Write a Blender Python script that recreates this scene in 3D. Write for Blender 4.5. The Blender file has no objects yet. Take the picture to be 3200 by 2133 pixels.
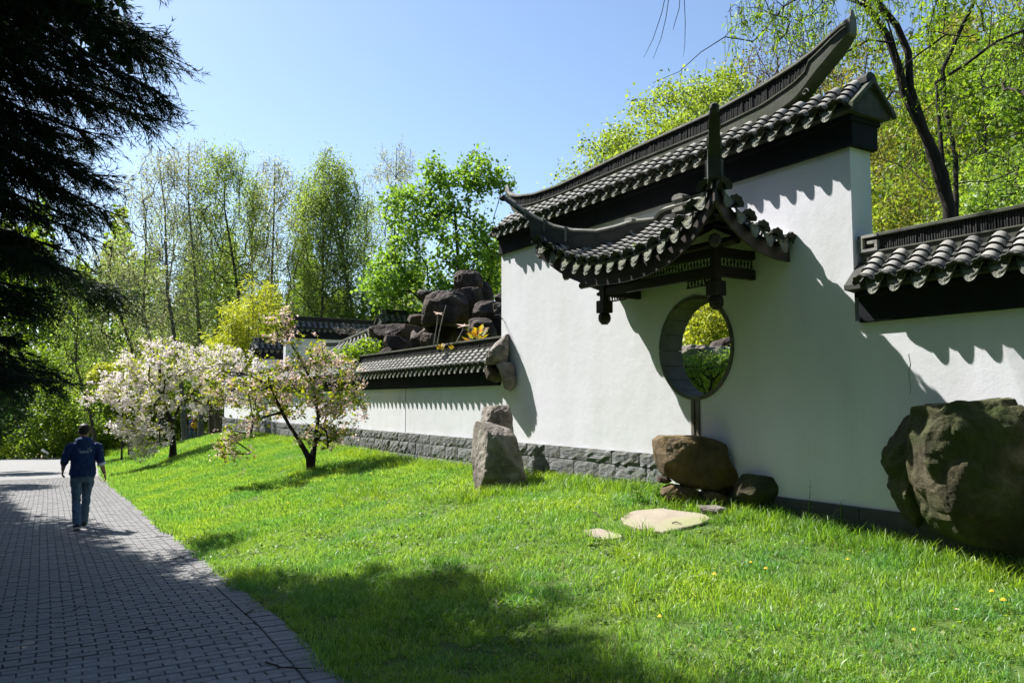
import bpy, bmesh, math, random
import numpy as np
from math import sin, cos, tan, atan, pi, radians, sqrt, exp, floor
from mathutils import Vector, Matrix, noise

random.seed(7)
rng = np.random.default_rng(11)
sc = bpy.context.scene
COL = sc.collection

# ------------------------------------------------------------------ camera
F = 2490.0
PITCH = atan((1253 - 1066.5) / F)
TH = atan(1500 * cos(PITCH) / F)
EYE = 1.65
cam_d = bpy.data.cameras.new('camera')
cam_d.sensor_width = 36.0
cam_d.lens = F / 3200 * 36
cam_d.clip_start = 0.05
cam_d.clip_end = 2000
cam = bpy.data.objects.new('camera', cam_d)
COL.objects.link(cam)
cam.location = (0, 0, EYE)
cam.rotation_euler = (pi / 2 + PITCH, 0, -TH)
sc.camera = cam

# ------------------------------------------------------------------ sky, sun, exposure
LIGHT = Vector((1.0, -2.2, -2.8)).normalized()          # direction the sunlight travels
SUN_EL = math.asin(-LIGHT.z)
SUN_ROT = math.atan2(-LIGHT.x, -LIGHT.y)
world = bpy.data.worlds.new("World")
sc.world = world
world.use_nodes = True
wn = world.node_tree
sky = wn.nodes.new('ShaderNodeTexSky')
sky.sky_type = 'NISHITA'
sky.sun_disc = False
sky.sun_elevation = SUN_EL
sky.sun_rotation = SUN_ROT
sky.air_density = 1.0
sky.dust_density = 0.7
sky.ozone_density = 2.5
wn.links.new(sky.outputs[0], wn.nodes['Background'].inputs[0])
wn.nodes['Background'].inputs[1].default_value = 0.085
sun_d = bpy.data.lights.new('sun', 'SUN')
sun_d.energy = 5.0
sun_d.angle = radians(0.53)
sun_d.color = (1.0, 0.97, 0.93)
sun = bpy.data.objects.new('sun', sun_d)
COL.objects.link(sun)
sun.rotation_euler = LIGHT.to_track_quat('-Z', 'Y').to_euler()
sc.view_settings.view_transform = 'Standard'
sc.view_settings.look = 'None'
sc.view_settings.gamma = 1.0
sc.view_settings.use_curve_mapping = False
sc.view_settings.exposure = 1.27
cy = sc.cycles
cy.max_bounces = 6
cy.diffuse_bounces = 4
cy.glossy_bounces = 2
cy.transmission_bounces = 3
cy.transparent_max_bounces = 4
cy.use_adaptive_sampling = True
cy.adaptive_threshold = 0.02
cy.use_denoising = True
cy.sample_clamp_indirect = 6.0
cy.caustics_reflective = False
cy.caustics_refractive = False
sc.render.use_persistent_data = False


# ------------------------------------------------------------------ measuring helpers (photo pixel -> place in the world)
def ray(px, py):
    x = (px - 1600) / F
    y = (1066.5 - py) / F
    f = cos(PITCH) - y * sin(PITCH)
    u = sin(PITCH) + y * cos(PITCH)
    return (f * sin(TH) + x * cos(TH), f * cos(TH) - x * sin(TH), u)


def at(px, py, X=None, Y=None, Z=None, D=None):
    r = ray(px, py)
    if X is not None: t = X / r[0]
    elif Y is not None: t = Y / r[1]
    elif Z is not None: t = (Z - EYE) / r[2]
    else: t = D / (r[0] * sin(TH) + r[1] * cos(TH))
    return Vector((r[0] * t, r[1] * t, EYE + r[2] * t))


def lerp(a, b, t): return a + (b - a) * t


def sstep(t):
    t = min(1.0, max(0.0, t))
    return t * t * (3 - 2 * t)


PATH_SLOPE = -0.034


def path_right(y):
    return float(np.interp(y, [0, 5.1, 6.9, 10.5, 16.6, 22, 29, 40, 51, 60], [1.62, 1.83, 1.93, 1.98, 2.04, 2.15, 2.25, 2.75, 3.63, 4.3]))


def path_z(y):
    if y < 62: return PATH_SLOPE * y
    return PATH_SLOPE * 62 - 0.10 * (y - 62)


def ground(x, y):
    zp = path_z(y)
    xr = path_right(y)
    if x <= xr:
        if x < -1.9:
            return zp + 0.35 * sstep((-1.9 - x) / 3.0)
        return zp
    zb = float(np.interp(y, [-6, 0, 4, 6, 8, 12, 16, 24, 31, 38, 45, 53, 62, 90],
                         [.0, .05, .16, .30, .42, .34, .28, .36, .34, .08, -.45, -1.15, -1.95, -4.0]))
    t = (x - xr) / (7.4 - xr)
    if t < 1:
        t = max(0, t)
        return zp + (zb - zp) * (0.25 * t + 0.75 * sstep(t)) + 0.02 * noise.noise((x * .7, y * .7, 3.1))
    if y > 45:
        return zb + 0.06 * (x - 7.4)
    return zb + 0.10 * min(x - 7.4, 3) + max(0, x - 13) * 0.22


def at_ground(px, py):
    """march the pixel ray until it meets the terrain"""
    r = ray(px, py)
    t = 3.0
    while t < 120:
        p = (r[0] * t, r[1] * t, EYE + r[2] * t)
        if p[2] <= ground(p[0], p[1]): break
        t += 0.03
    return Vector((p[0], p[1], ground(p[0], p[1])))


# ------------------------------------------------------------------ naming
def tag(o, label=None, cat=None, group=None, kind=None):
    if label: o['label'] = label
    if cat: o['category'] = cat
    if group: o['group'] = group
    if kind: o['kind'] = kind
    return o


def empty(name, loc=(0, 0, 0), rz=0.0, label=None, cat=None, group=None):
    o = bpy.data.objects.new(name, None)
    COL.objects.link(o)
    o.location = loc
    o.rotation_euler = (0, 0, rz)
    o.empty_display_size = 0.2
    return tag(o, label, cat, group)


def raw_mesh(name, verts, faces):
    me = bpy.data.meshes.new(name)
    if isinstance(verts, np.ndarray) and isinstance(faces, np.ndarray):
        n, m = len(verts), len(faces)
        k = faces.shape[1]
        me.vertices.add(n)
        me.vertices.foreach_set('co', np.ascontiguousarray(verts, dtype=np.float32).ravel())
        me.loops.add(m * k)
        me.loops.foreach_set('vertex_index', np.ascontiguousarray(faces, dtype=np.int32).ravel())
        me.polygons.add(m)
        me.polygons.foreach_set('loop_start', np.arange(0, m * k, k, dtype=np.int32))
        me.polygons.foreach_set('loop_total', np.full(m, k, dtype=np.int32))
        me.update(calc_edges=True)
    else:
        me.from_pydata([tuple(v) for v in verts], [], faces)
        me.update()
    return me


def link(name, me, mat=None, parent=None, world_coords=True, smooth=False, kind=None, bevel=0):
    if mat is not None and not me.materials: me.materials.append(mat)
    if smooth: me.polygons.foreach_set('use_smooth', [True] * len(me.polygons))
    o = bpy.data.objects.new(name, me)
    COL.objects.link(o)
    if parent is not None:
        o.parent = parent
        if world_coords and parent.parent is None:
            o.location = -Vector(parent.location)
    if kind: o['kind'] = kind
    if bevel:
        b = o.modifiers.new('bevel', 'BEVEL')
        b.width = bevel
        b.segments = 1
        b.limit_method = 'ANGLE'
    return o


class MB:
    """collects shapes and links them as ONE mesh object"""
    def __init__(s): s.v, s.f = [], []

    def add(s, vs, fs):
        n = len(s.v)
        s.v.extend([tuple(p) for p in vs])
        s.f.extend([tuple(i + n for i in f) for f in fs])

    def box(s, x0, x1, y0, y1, z0, z1, M=None):
        vs = [Vector((x, y, z)) for z in (z0, z1) for y in (y0, y1) for x in (x0, x1)]
        if M is not None: vs = [M @ p for p in vs]
        s.add(vs, [(0, 2, 3, 1), (4, 5, 7, 6), (0, 1, 5, 4), (2, 6, 7, 3), (0, 4, 6, 2), (1, 3, 7, 5)])

    def loft(s, rings, closed=True, caps=True):
        n = len(rings[0])
        vs = [p for r in rings for p in r]
        fs = []
        m = n if closed else n - 1
        for i in range(len(rings) - 1):
            for j in range(m):
                k = (j + 1) % n
                fs.append((i * n + j, i * n + k, (i + 1) * n + k, (i + 1) * n + j))
        if caps:
            fs.append(tuple(reversed(range(n))))
            fs.append(tuple((len(rings) - 1) * n + j for j in range(n)))
        s.add(vs, fs)

    def tube(s, pts, rad, n=6, caps=True):
        pts = [Vector(p) for p in pts]
        rings = []
        ref = None
        for i, p in enumerate(pts):
            d = (pts[min(i + 1, len(pts) - 1)] - pts[max(i - 1, 0)])
            if d.length < 1e-6: d = Vector((0, 0, 1))
            d.normalize()
            if ref is None:
                ref = Vector((0, 0, 1)) if abs(d.z) < .9 else Vector((1, 0, 0))
            a = (ref - d * ref.dot(d)).normalized()
            ref = a
            b = d.cross(a)
            r = rad[i] if hasattr(rad, '__len__') else rad
            rings.append([p + a * (r * cos(2 * pi * k / n)) + b * (r * sin(2 * pi * k / n)) for k in range(n)])
        s.loft(rings, True, caps)

    def prism(s, poly, a0, a1, axis='x'):
        """poly of (p,q) extruded along an axis; x: (x; y=p,z=q)   y: (x=p; y; z=q)   z: (x=p,y=q; z)"""
        def m(a, p, q): return (a, p, q) if axis == 'x' else ((p, a, q) if axis == 'y' else (p, q, a))
        s.loft([[m(a0, p, q) for p, q in poly], [m(a1, p, q) for p, q in poly]])

    def build(s, name, mat, parent=None, smooth=False, kind=None, bevel=0, wc=True):
        me = raw_mesh(name, s.v, s.f)
        bm = bmesh.new()
        bm.from_mesh(me)
        bmesh.ops.recalc_face_normals(bm, faces=bm.faces)
        bm.to_mesh(me)
        bm.free()
        return link(name, me, mat, parent, wc, smooth, kind, bevel)


# ------------------------------------------------------------------ materials
def new_mat(name):
    m = bpy.data.materials.new(name)
    m.use_nodes = True
    nt = m.node_tree
    return m, nt, nt.nodes['Principled BSDF']


def nmat(name, cols, scale=4.0, rough=0.85, bump=0.0, bscale=None, detail=6, spec=0.3, coord='Object', stretch=(1, 1, 1),
         rnd=0.0, bdist=0.02, cols2=None, scale2=1.0, fac2=(0.45, 0.65)):
    m, nt, bs = new_mat(name)
    N, L = nt.nodes, nt.links
    tc = N.new('ShaderNodeTexCoord')
    mp = N.new('ShaderNodeMapping')
    mp.inputs['Scale'].default_value = stretch
    L.new(tc.outputs[coord], mp.inputs[0])
    no = N.new('ShaderNodeTexNoise')
    no.inputs['Scale'].default_value = scale
    no.inputs['Detail'].default_value = detail
    no.inputs['Roughness'].default_value = 0.62
    L.new(mp.outputs[0], no.inputs['Vector'])
    cr = N.new('ShaderNodeValToRGB')
    e = cr.color_ramp.elements
    e[0].position, e[1].position = 0.3, 0.7
    e[0].color = (*cols[0], 1)
    e[1].color = (*cols[-1], 1)
    for i, c in enumerate(cols[1:-1]):
        q = e.new(0.3 + 0.4 * (i + 1) / (len(cols) - 1))
        q.color = (*c, 1)
    L.new(no.outputs[0], cr.inputs[0])
    out = cr.outputs[0]
    if cols2:
        n2 = N.new('ShaderNodeTexNoise')
        n2.inputs['Scale'].default_value = scale2
        n2.inputs['Detail'].default_value = 5
        L.new(mp.outputs[0], n2.inputs['Vector'])
        r2 = N.new('ShaderNodeMapRange')
        r2.inputs[1].default_value, r2.inputs[2].default_value = fac2
        L.new(n2.outputs[0], r2.inputs[0])
        mx = N.new('ShaderNodeMix')
        mx.data_type = 'RGBA'
        L.new(r2.outputs[0], mx.inputs[0])
        L.new(out, mx.inputs[6])
        mx.inputs[7].default_value = (*cols2, 1)
        out = mx.outputs[2]
    if rnd:
        oi = N.new('ShaderNodeObjectInfo')
        mr = N.new('ShaderNodeMapRange')
        mr.inputs[3].default_value, mr.inputs[4].default_value = 1 - rnd, 1 + rnd
        L.new(oi.outputs['Random'], mr.inputs[0])
        ml = N.new('ShaderNodeVectorMath')
        ml.operation = 'SCALE'
        L.new(out, ml.inputs[0])
        L.new(mr.outputs[0], ml.inputs['Scale'])
        out = ml.outputs[0]
    L.new(out, bs.inputs['Base Color'])
    bs.inputs['Roughness'].default_value = rough
    bs.inputs['Specular IOR Level'].default_value = spec
    if bump:
        nb = N.new('ShaderNodeTexNoise')
        nb.inputs['Scale'].default_value = bscale or scale * 4
        nb.inputs['Detail'].default_value = 8
        nb.inputs['Roughness'].default_value = 0.65
        L.new(mp.outputs[0], nb.inputs['Vector'])
        bp = N.new('ShaderNodeBump')
        bp.inputs['Strength'].default_value = bump
        bp.inputs['Distance'].default_value = bdist
        L.new(nb.outputs[0], bp.inputs['Height'])
        L.new(bp.outputs[0], bs.inputs['Normal'])
    return m


def leaf_mat(name, cols, trans=0.5, tint=(1.3, 1.25, 0.5), rough=0.5, spec=0.35, patchy=False):
    """leaf colour varies leaf by leaf; part of the light passes through"""
    m, nt, bs = new_mat(name)
    N, L = nt.nodes, nt.links
    g = N.new('ShaderNodeNewGeometry')
    cr = N.new('ShaderNodeValToRGB')
    e = cr.color_ramp.elements
    e[0].position, e[1].position = 0.0, 1.0
    e[0].color = (*cols[0], 1)
    e[1].color = (*cols[-1], 1)
    for i, c in enumerate(cols[1:-1]):
        q = e.new((i + 1) / (len(cols) - 1))
        q.color = (*c, 1)
    L.new(g.outputs['Random Per Island'], cr.inputs[0])
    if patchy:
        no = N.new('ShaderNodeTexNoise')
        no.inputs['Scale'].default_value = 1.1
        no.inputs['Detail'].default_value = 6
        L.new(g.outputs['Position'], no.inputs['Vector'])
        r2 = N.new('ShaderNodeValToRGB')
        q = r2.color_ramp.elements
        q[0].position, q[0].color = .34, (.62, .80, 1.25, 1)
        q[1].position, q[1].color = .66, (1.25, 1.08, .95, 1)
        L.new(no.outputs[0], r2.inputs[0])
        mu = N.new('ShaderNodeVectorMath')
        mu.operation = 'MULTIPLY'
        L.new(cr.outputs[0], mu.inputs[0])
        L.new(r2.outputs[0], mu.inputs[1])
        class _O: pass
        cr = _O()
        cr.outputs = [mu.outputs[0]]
    L.new(cr.outputs[0], bs.inputs['Base Color'])
    bs.inputs['Roughness'].default_value = rough
    bs.inputs['Specular IOR Level'].default_value = spec
    tr = N.new('ShaderNodeBsdfTranslucent')
    vm = N.new('ShaderNodeVectorMath')
    vm.operation = 'MULTIPLY'
    vm.inputs[1].default_value = tint
    L.new(cr.outputs[0], vm.inputs[0])
    L.new(vm.outputs[0], tr.inputs[0])
    ms = N.new('ShaderNodeMixShader')
    ms.inputs[0].default_value = trans
    L.new(bs.outputs[0], ms.inputs[1])
    L.new(tr.outputs[0], ms.inputs[2])
    L.new(ms.outputs[0], N['Material Output'].inputs[0])
    return m


def plaster():
    m, nt, bs = new_mat('white_plaster')
    N, L = nt.nodes, nt.links
    tc = N.new('ShaderNodeTexCoord')
    def ns(scale, detail, st=(1, 1, 1)):
        mp = N.new('ShaderNodeMapping')
        mp.inputs['Scale'].default_value = st
        L.new(tc.outputs['Object'], mp.inputs[0])
        n = N.new('ShaderNodeTexNoise')
        n.inputs['Scale'].default_value = scale
        n.inputs['Detail'].default_value = detail
        n.inputs['Roughness'].default_value = .6
        L.new(mp.outputs[0], n.inputs['Vector'])
        return n.outputs[0]
    cr = N.new('ShaderNodeValToRGB')
    e = cr.color_ramp.elements
    e[0].position, e[0].color = .30, (.60, .61, .605, 1)
    e[1].position, e[1].color = .62, (.685, .685, .72, 1)
    L.new(ns(1.3, 9, (1, 1, .30)), cr.inputs[0])
    # small specks and chips
    sp = N.new('ShaderNodeValToRGB')
    e = sp.color_ramp.elements
    e[0].position, e[0].color = .235, (.45, .45, .40, 1)
    e[1].position, e[1].color = .26, (1, 1, 1, 1)
    L.new(ns(9, 3), sp.inputs[0])
    mx = N.new('ShaderNodeMix')
    mx.data_type = 'RGBA'
    mx.blend_type = 'MULTIPLY'
    mx.inputs[0].default_value = .7
    L.new(cr.outputs[0], mx.inputs[6])
    L.new(sp.outputs[0], mx.inputs[7])
    L.new(mx.outputs[2], bs.inputs['Base Color'])
    bs.inputs['Roughness'].default_value = .9
    bs.inputs['Specular IOR Level'].default_value = .15
    b1 = N.new('ShaderNodeBump')
    b1.inputs['Strength'].default_value = .22
    b1.inputs['Distance'].default_value = .03
    L.new(ns(3.2, 5), b1.inputs['Height'])
    b2 = N.new('ShaderNodeBump')
    b2.inputs['Strength'].default_value = .35
    b2.inputs['Distance'].default_value = .004
    L.new(ns(60, 6), b2.inputs['Height'])
    L.new(b1.outputs[0], b2.inputs['Normal'])
    L.new(b2.outputs[0], bs.inputs['Normal'])
    return m


def rock_mat(name, c1, c2, c3, moss=(.10, .13, .02), mossamt=(.5, .7), bump=.8, scale=2.2, stretch=(1, 1, 1)):
    m, nt, bs = new_mat(name)
    N, L = nt.nodes, nt.links
    tc = N.new('ShaderNodeTexCoord')
    mp = N.new('ShaderNodeMapping')
    mp.inputs['Scale'].default_value = stretch
    L.new(tc.outputs['Object'], mp.inputs[0])
    def ns(sc_, d=6, r=.6):
        n = N.new('ShaderNodeTexNoise')
        n.inputs['Scale'].default_value = sc_
        n.inputs['Detail'].default_value = d
        n.inputs['Roughness'].default_value = r
        L.new(mp.outputs[0], n.inputs['Vector'])
        return n.outputs[0]
    cr = N.new('ShaderNodeValToRGB')
    e = cr.color_ramp.elements
    e[0].position, e[0].color = .32, (*c1, 1)
    e[1].position, e[1].color = .68, (*c3, 1)
    q = e.new(.5)
    q.color = (*c2, 1)
    L.new(ns(scale, 8, .68), cr.inputs[0])
    mr = N.new('ShaderNodeMapRange')
    mr.inputs[1].default_value, mr.inputs[2].default_value = mossamt
    L.new(ns(scale * .6, 6), mr.inputs[0])
    mx = N.new('ShaderNodeMix')
    mx.data_type = 'RGBA'
    L.new(mr.outputs[0], mx.inputs[0])
    L.new(cr.outputs[0], mx.inputs[6])
    mx.inputs[7].default_value = (*moss, 1)
    L.new(mx.outputs[2], bs.inputs['Base Color'])
    bs.inputs['Roughness'].default_value = .85
    bs.inputs['Specular IOR Level'].default_value = .25
    vo = N.new('ShaderNodeTexVoronoi')
    vo.inputs['Scale'].default_value = scale * 3
    vo.feature = 'DISTANCE_TO_EDGE'
    L.new(mp.outputs[0], vo.inputs['Vector'])
    b1 = N.new('ShaderNodeBump')
    b1.inputs['Strength'].default_value = bump * .35
    b1.inputs['Distance'].default_value = .03
    L.new(vo.outputs[0], b1.inputs['Height'])
    b2 = N.new('ShaderNodeBump')
    b2.inputs['Strength'].default_value = bump
    b2.inputs['Distance'].default_value = .05
    L.new(ns(scale * 4, 10, .7), b2.inputs['Height'])
    L.new(b1.outputs[0], b2.inputs['Normal'])
    L.new(b2.outputs[0], bs.inputs['Normal'])
    return m


M = dict(
    plaster=plaster(),
    band=nmat('dark_painted_plaster', [(.010, .011, .014), (.019, .021, .026)], 3, .85, .25, 30, bdist=.01, spec=.12),
    tile=nmat('grey_clay_tile', [(.13, .13, .115), (.26, .255, .23), (.38, .37, .33)], 6, .8, .4, 40, rnd=.22, bdist=.008, cols2=(.10, .11, .055), scale2=3, fac2=(.55, .75)),
    tile_dark=nmat('weathered_dark_tile', [(.030, .032, .028), (.07, .072, .06)], 5, .85, .5, 30, rnd=.2, bdist=.008),
    drip=nmat('carved_drip_tile', [(.11, .115, .09), (.24, .24, .20)], 9, .85, 1.0, 45, rnd=.2, bdist=.02, cols2=(.12, .14, .05), scale2=5, fac2=(.5, .7)),
    cap=nmat('sunlit_ridge_cap', [(.11, .112, .092), (.28, .275, .235)], 3, .8, .4, 25, bdist=.008),  # paler than the ridge: the sun's highlight is put into the colour
    ridge=nmat('ridge_render', [(.042, .046, .036), (.115, .118, .095)], 2.5, .85, .5, 20, bdist=.012, cols2=(.05, .06, .03), scale2=1.5),
    slat=nmat('dark_slats_and_gap_shade', [(.018, .018, .018), (.045, .045, .042)], 8, .8, .4, 40, bdist=.005),
    timber=nmat('dark_brown_timber', [(.016, .011, .009), (.036, .026, .022)], 3, .6, .3, 30, stretch=(1, 1, 4), bdist=.004),
    timber2=nmat('brown_fascia_timber', [(.045, .034, .030), (.085, .066, .058)], 3, .6, .3, 30, stretch=(1, 1, 4), bdist=.004),
    ring=nmat('grey_window_stone', [(.065, .062, .05), (.14, .13, .105)], 3, .8, .35, 40, rnd=.12, bdist=.006),
    granite=nmat('split_grey_granite', [(.09, .094, .10), (.17, .175, .18), (.27, .275, .28)], 7, .85, .65, 16, rnd=.12, bdist=.03, stretch=(1, 1, .5), cols2=(.13, .13, .10), scale2=1.3),
    plinth=nmat('dark_plinth_stone', [(.04, .042, .046), (.075, .078, .08)], 4, .85, .6, 20, bdist=.01),
    paver=nmat('grey_concrete_paver', [(.135, .133, .130), (.185, .182, .178), (.235, .230, .224)], 30, .85, .5, 120, rnd=.14, bdist=.003, cols2=(.30, .28, .28), scale2=120, fac2=(.66, .72)),
    joint=nmat('mossy_joint_sand', [(.04, .042, .026), (.085, .085, .05)], 20, .95, .5, 60, bdist=.004),
    soil=nmat('lawn_soil', [(.040, .075, .010), (.065, .11, .016), (.085, .13, .025)], 3, .95, .5, 30),
    bark=nmat('grey_brown_bark', [(.035, .028, .022), (.085, .07, .055)], 9, .9, .9, 30, stretch=(1, 1, .25), bdist=.03),
    bark_dark=nmat('dark_bark', [(.014, .010, .008), (.040, .030, .024)], 9, .9, .9, 30, stretch=(1, 1, .25), bdist=.02),
    birch=nmat('birch_bark', [(.05, .045, .04), (.22, .21, .19)], 5, .85, .5, 20, stretch=(1, 1, 2)),
    slab=nmat('sandstone_slab', [(.24, .20, .15), (.32, .28, .22)], 4, .9, .4, 40, cols2=(.25, .25, .13), scale2=1.2, bdist=.006),
)
M['path_far'] = M['paver']
M['rock_brown'] = rock_mat('brown_sandstone', (.030, .022, .016), (.075, .055, .038), (.15, .12, .09))
M['rock_grey'] = rock_mat('grey_brown_rock', (.085, .072, .058), (.21, .185, .155), (.37, .34, .29), mossamt=(.64, .82))
M['rock_dark'] = rock_mat('blackened_brown_rock', (.022, .018, .017), (.060, .045, .037), (.16, .125, .10), moss=(.17, .075, .035), mossamt=(.56, .72))
M['rock_moss'] = rock_mat('mossy_boulder', (.026, .024, .014), (.065, .055, .030), (.18, .15, .10), moss=(.042, .056, .012), mossamt=(.40, .58))
M['rock_ochre'] = rock_mat('ochre_boulder', (.05, .035, .018), (.12, .085, .045), (.25, .19, .13), moss=(.11, .075, .012), mossamt=(.42, .6))

# ================================================================== THE LAND
def terrain():
    xs = np.unique(np.concatenate([np.linspace(-90, -8, 24), np.linspace(-8, -2, 9), np.linspace(-2, 9, 56), np.linspace(9, 30, 22), np.linspace(30, 130, 20)]))
    ys = np.unique(np.concatenate([np.linspace(-30, 0, 12), np.linspace(0, 24, 80), np.linspace(24, 75, 70), np.linspace(75, 190, 24)]))
    v, f = [], []
    for y in ys:
        for x in xs:
            z = ground(x, y)
            if -2.0 < x < path_right(y) + .02 and y < 66: z -= 0.09
            if y > 62 and x < 30: z = min(z, -2.0)
            v.append((x, y, z))
    n = len(xs)
    for j in range(len(ys) - 1):
        for i in range(n - 1):
            a = j * n + i
            f.append((a, a + 1, a + n + 1, a + n))
    o = link('ground', raw_mesh('ground', v, f), M['soil'], smooth=True)
    o['kind'] = 'structure'
terrain()


def paving():
    root = empty('path', (0, 0, 0))
    root['kind'] = 'structure'
    bed = MB()
    ys = list(np.linspace(-3, 64, 90))
    for a, b in zip(ys[:-1], ys[1:]):
        bed.add([(-1.75, a, path_z(a) - .035), (path_right(a), a, path_z(a) - .035), (path_right(b), b, path_z(b) - .035), (-1.75, b, path_z(b) - .035)], [(0, 1, 2, 3)])
    bed.build('joint_bed', M['joint'], root)
    # one brick, reused
    def brick_mesh(w, l):
        mb = MB()
        b = .006
        h = .06
        r0 = [(-w / 2, -l / 2, -h), (w / 2, -l / 2, -h), (w / 2, l / 2, -h), (-w / 2, l / 2, -h)]
        r1 = [(x, y, -b) for x, y, z in r0]
        r2 = [(x * (1 - 2 * b / w), y * (1 - 2 * b / l), 0) for x, y, z in r0]
        mb.loft([r0, r1, r2])
        me = raw_mesh('brick', mb.v, mb.f)
        me.materials.append(M['paver'])
        return me
    bm_, em_, hm_ = brick_mesh(.194, .096), brick_mesh(.215, .096), brick_mesh(.094, .096)
    far = MB()
    cnt = 0
    spots = []
    row = 0
    y = 3.6
    R = random.Random(3)
    while y < 34:
        e = path_right(y)
        spots.append((e - .108, y, 1))
        x = e - .222
        if row % 2:
            spots.append((x - .049, y, 2))
            x -= .101
        x += R.uniform(-.004, .0)
        while x - .2 > -1.74:
            spots.append((x - .1, y, 0))
            x -= .2015
        row += 1
        y += .1025
    def vis(s):
        d = s[0] * sin(TH) + s[1] * cos(TH)
        r = s[0] * cos(TH) - s[1] * sin(TH)
        return d > 1 and r / d > -.66 and s[1] > 4.0
    near = [s for s in spots if vis(s)][:300]
    ns_ = set(near)
    for (x, y, e) in near:
        o = bpy.data.objects.new('brick', (bm_, em_, hm_)[e])
        COL.objects.link(o)
        o.parent = root
        o.location = (x, y, path_z(y) + R.uniform(-.004, .003))
        o.rotation_euler = (atan(PATH_SLOPE) + R.uniform(-.012, .012), R.uniform(-.012, .012), R.uniform(-.02, .02))
    for s in spots:
        if s in ns_: continue
        x, y, e = s
        w, l = ((.097, .048), (.1075, .048), (.047, .048))[e]
        z = path_z(y) + R.uniform(-.003, .003)
        rz = R.uniform(-.02, .02)
        c, t = cos(rz), sin(rz)
        q = [(-w, -l), (w, -l), (w, l), (-w, l)]
        far.add([(x + a * c - b * t, y + a * t + b * c, z - .03) for a, b in q] +
                [(x + .96 * (a * c - b * t), y + .93 * (a * t + b * c), z + PATH_SLOPE * b) for a, b in q],
                [(4, 5, 6, 7), (0, 1, 5, 4), (1, 2, 6, 5), (2, 3, 7, 6), (3, 0, 4, 7)])
    me = raw_mesh('distant_bricks', far.v, far.f)
    link('distant_bricks', me, M['paver'], root, kind='stuff')
    sheet = MB()
    ys = list(np.linspace(34, 64, 30))
    for a, b in zip(ys[:-1], ys[1:]):
        sheet.add([(-1.72, a, path_z(a)), (path_right(a), a, path_z(a)), (path_right(b), b, path_z(b)), (-1.72, b, path_z(b))], [(0, 1, 2, 3)])
    sheet.build('far_paving', M['paver'], root)
paving()

# ================================================================== TILES
def barrel_mesh(r1, r2, ln, name='roof_tile', mat='tile', n=8):
    mb = MB()
    A = [radians(-86 + 172 * i / n) for i in range(n + 1)]
    o1 = [(r1 * sin(a), 0, r1 * cos(a)) for a in A]
    o2 = [(r2 * sin(a), ln, r2 * cos(a)) for a in A]
    i1 = [((r1 - .016) * sin(a), .003, (r1 - .020) * cos(a)) for a in A]
    i2 = [((r1 - .018) * sin(a), ln * .5, (r1 - .030) * cos(a)) for a in A]
    for ra, rb in ((o2, o1), (o1, i1), (i1, i2)):
        mb.loft([ra, rb], closed=False, caps=False)
    me = raw_mesh(name, mb.v, mb.f)
    me.materials.append(M[mat])
    me.materials.append(M['slat'])
    me.polygons.foreach_set('use_smooth', [True] * len(me.polygons))
    me.polygons.foreach_set('material_index', [0] * n + [1] * (2 * n))  # lip and inside faces dark: mortar joints plus painted shade of the overlaps
    return me


def fan_mesh():
    mb = MB()
    n = 20
    A = [radians(-92 + 184 * i / n) for i in range(n + 1)]
    def ringp(r, y, w=0): return [((r + w * cos(10 * a)) * sin(a), y, (r + w * cos(10 * a)) * cos(a)) for a in A]
    rs = [ringp(.084, .06), ringp(.095, .0), ringp(.124, -.030, .007), ringp(.120, -.042, .007), ringp(.060, -.006)]
    mb.loft(rs, closed=False, caps=False)
    me = raw_mesh('end_tile', mb.v, mb.f)
    me.materials.append(M['tile_dark'])
    return me


def drip_mesh():
    """pointed, slightly dished plate with a raised rim and a raised middle"""
    mb = MB()
    nu, nv = 10, 6
    W, Hh = .108, .135
    P = []
    for side in (0, 1):
        for j in range(nv + 1):
            v = j / nv
            for i in range(nu + 1):
                u = -1 + 2 * i / nu
                top = -.030 * (1 - u * u)
                hh = Hh * (1 - abs(u) ** 2.6) + .018
                z = top - v * hh
                x = W * u * (1 - .10 * v)
                y = -.030 * (1 - u * u) - .045 * v
                if side == 0:
                    edge = min(v, 1 - v, (1 - abs(u)) * 1.0)
                    y += .010 if .08 < edge < .30 and ((i * 3 + j * 2) % 5 != 0) else (.0 if edge <= .08 else -.002)
                else:
                    y += .016
                P.append((x, y, z))
    m = (nu + 1) * (nv + 1)
    fs = []
    for s_ in (0, 1):
        for j in range(nv):
            for i in range(nu):
                a = s_ * m + j * (nu + 1) + i
                fs.append((a, a + 1, a + nu + 2, a + nu + 1))
    for i in range(nu):
        a = nv * (nu + 1) + i
        fs.append((a, a + 1, m + a + 1, m + a))
    mb.add(P, fs)
    me = raw_mesh('drip_tile', mb.v, mb.f)
    me.materials.append(M['drip'])
    return me


TILE = barrel_mesh(.094, .072, .135)
TILE_LO = barrel_mesh(.086, .078, .12, n=4)
FAN = fan_mesh()
DRIP = drip_mesh()
PITCH_X = .245


def place(me, name, parent, pos, across, up):
    """up = up-slope direction; across = sideways; the mesh's own axes are x across, y up-slope, z outwards"""
    a = Vector(across).normalized()
    u = Vector(up)
    u = (u - a * u.dot(a)).normalized()
    n = a.cross(u)
    o = bpy.data.objects.new(name, me)
    COL.objects.link(o)
    o.parent = parent
    Mx = Matrix((a, u, n)).transposed().to_4x4()
    Mx.translation = Vector(pos)
    o.matrix_basis = Mx
    return o


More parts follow.
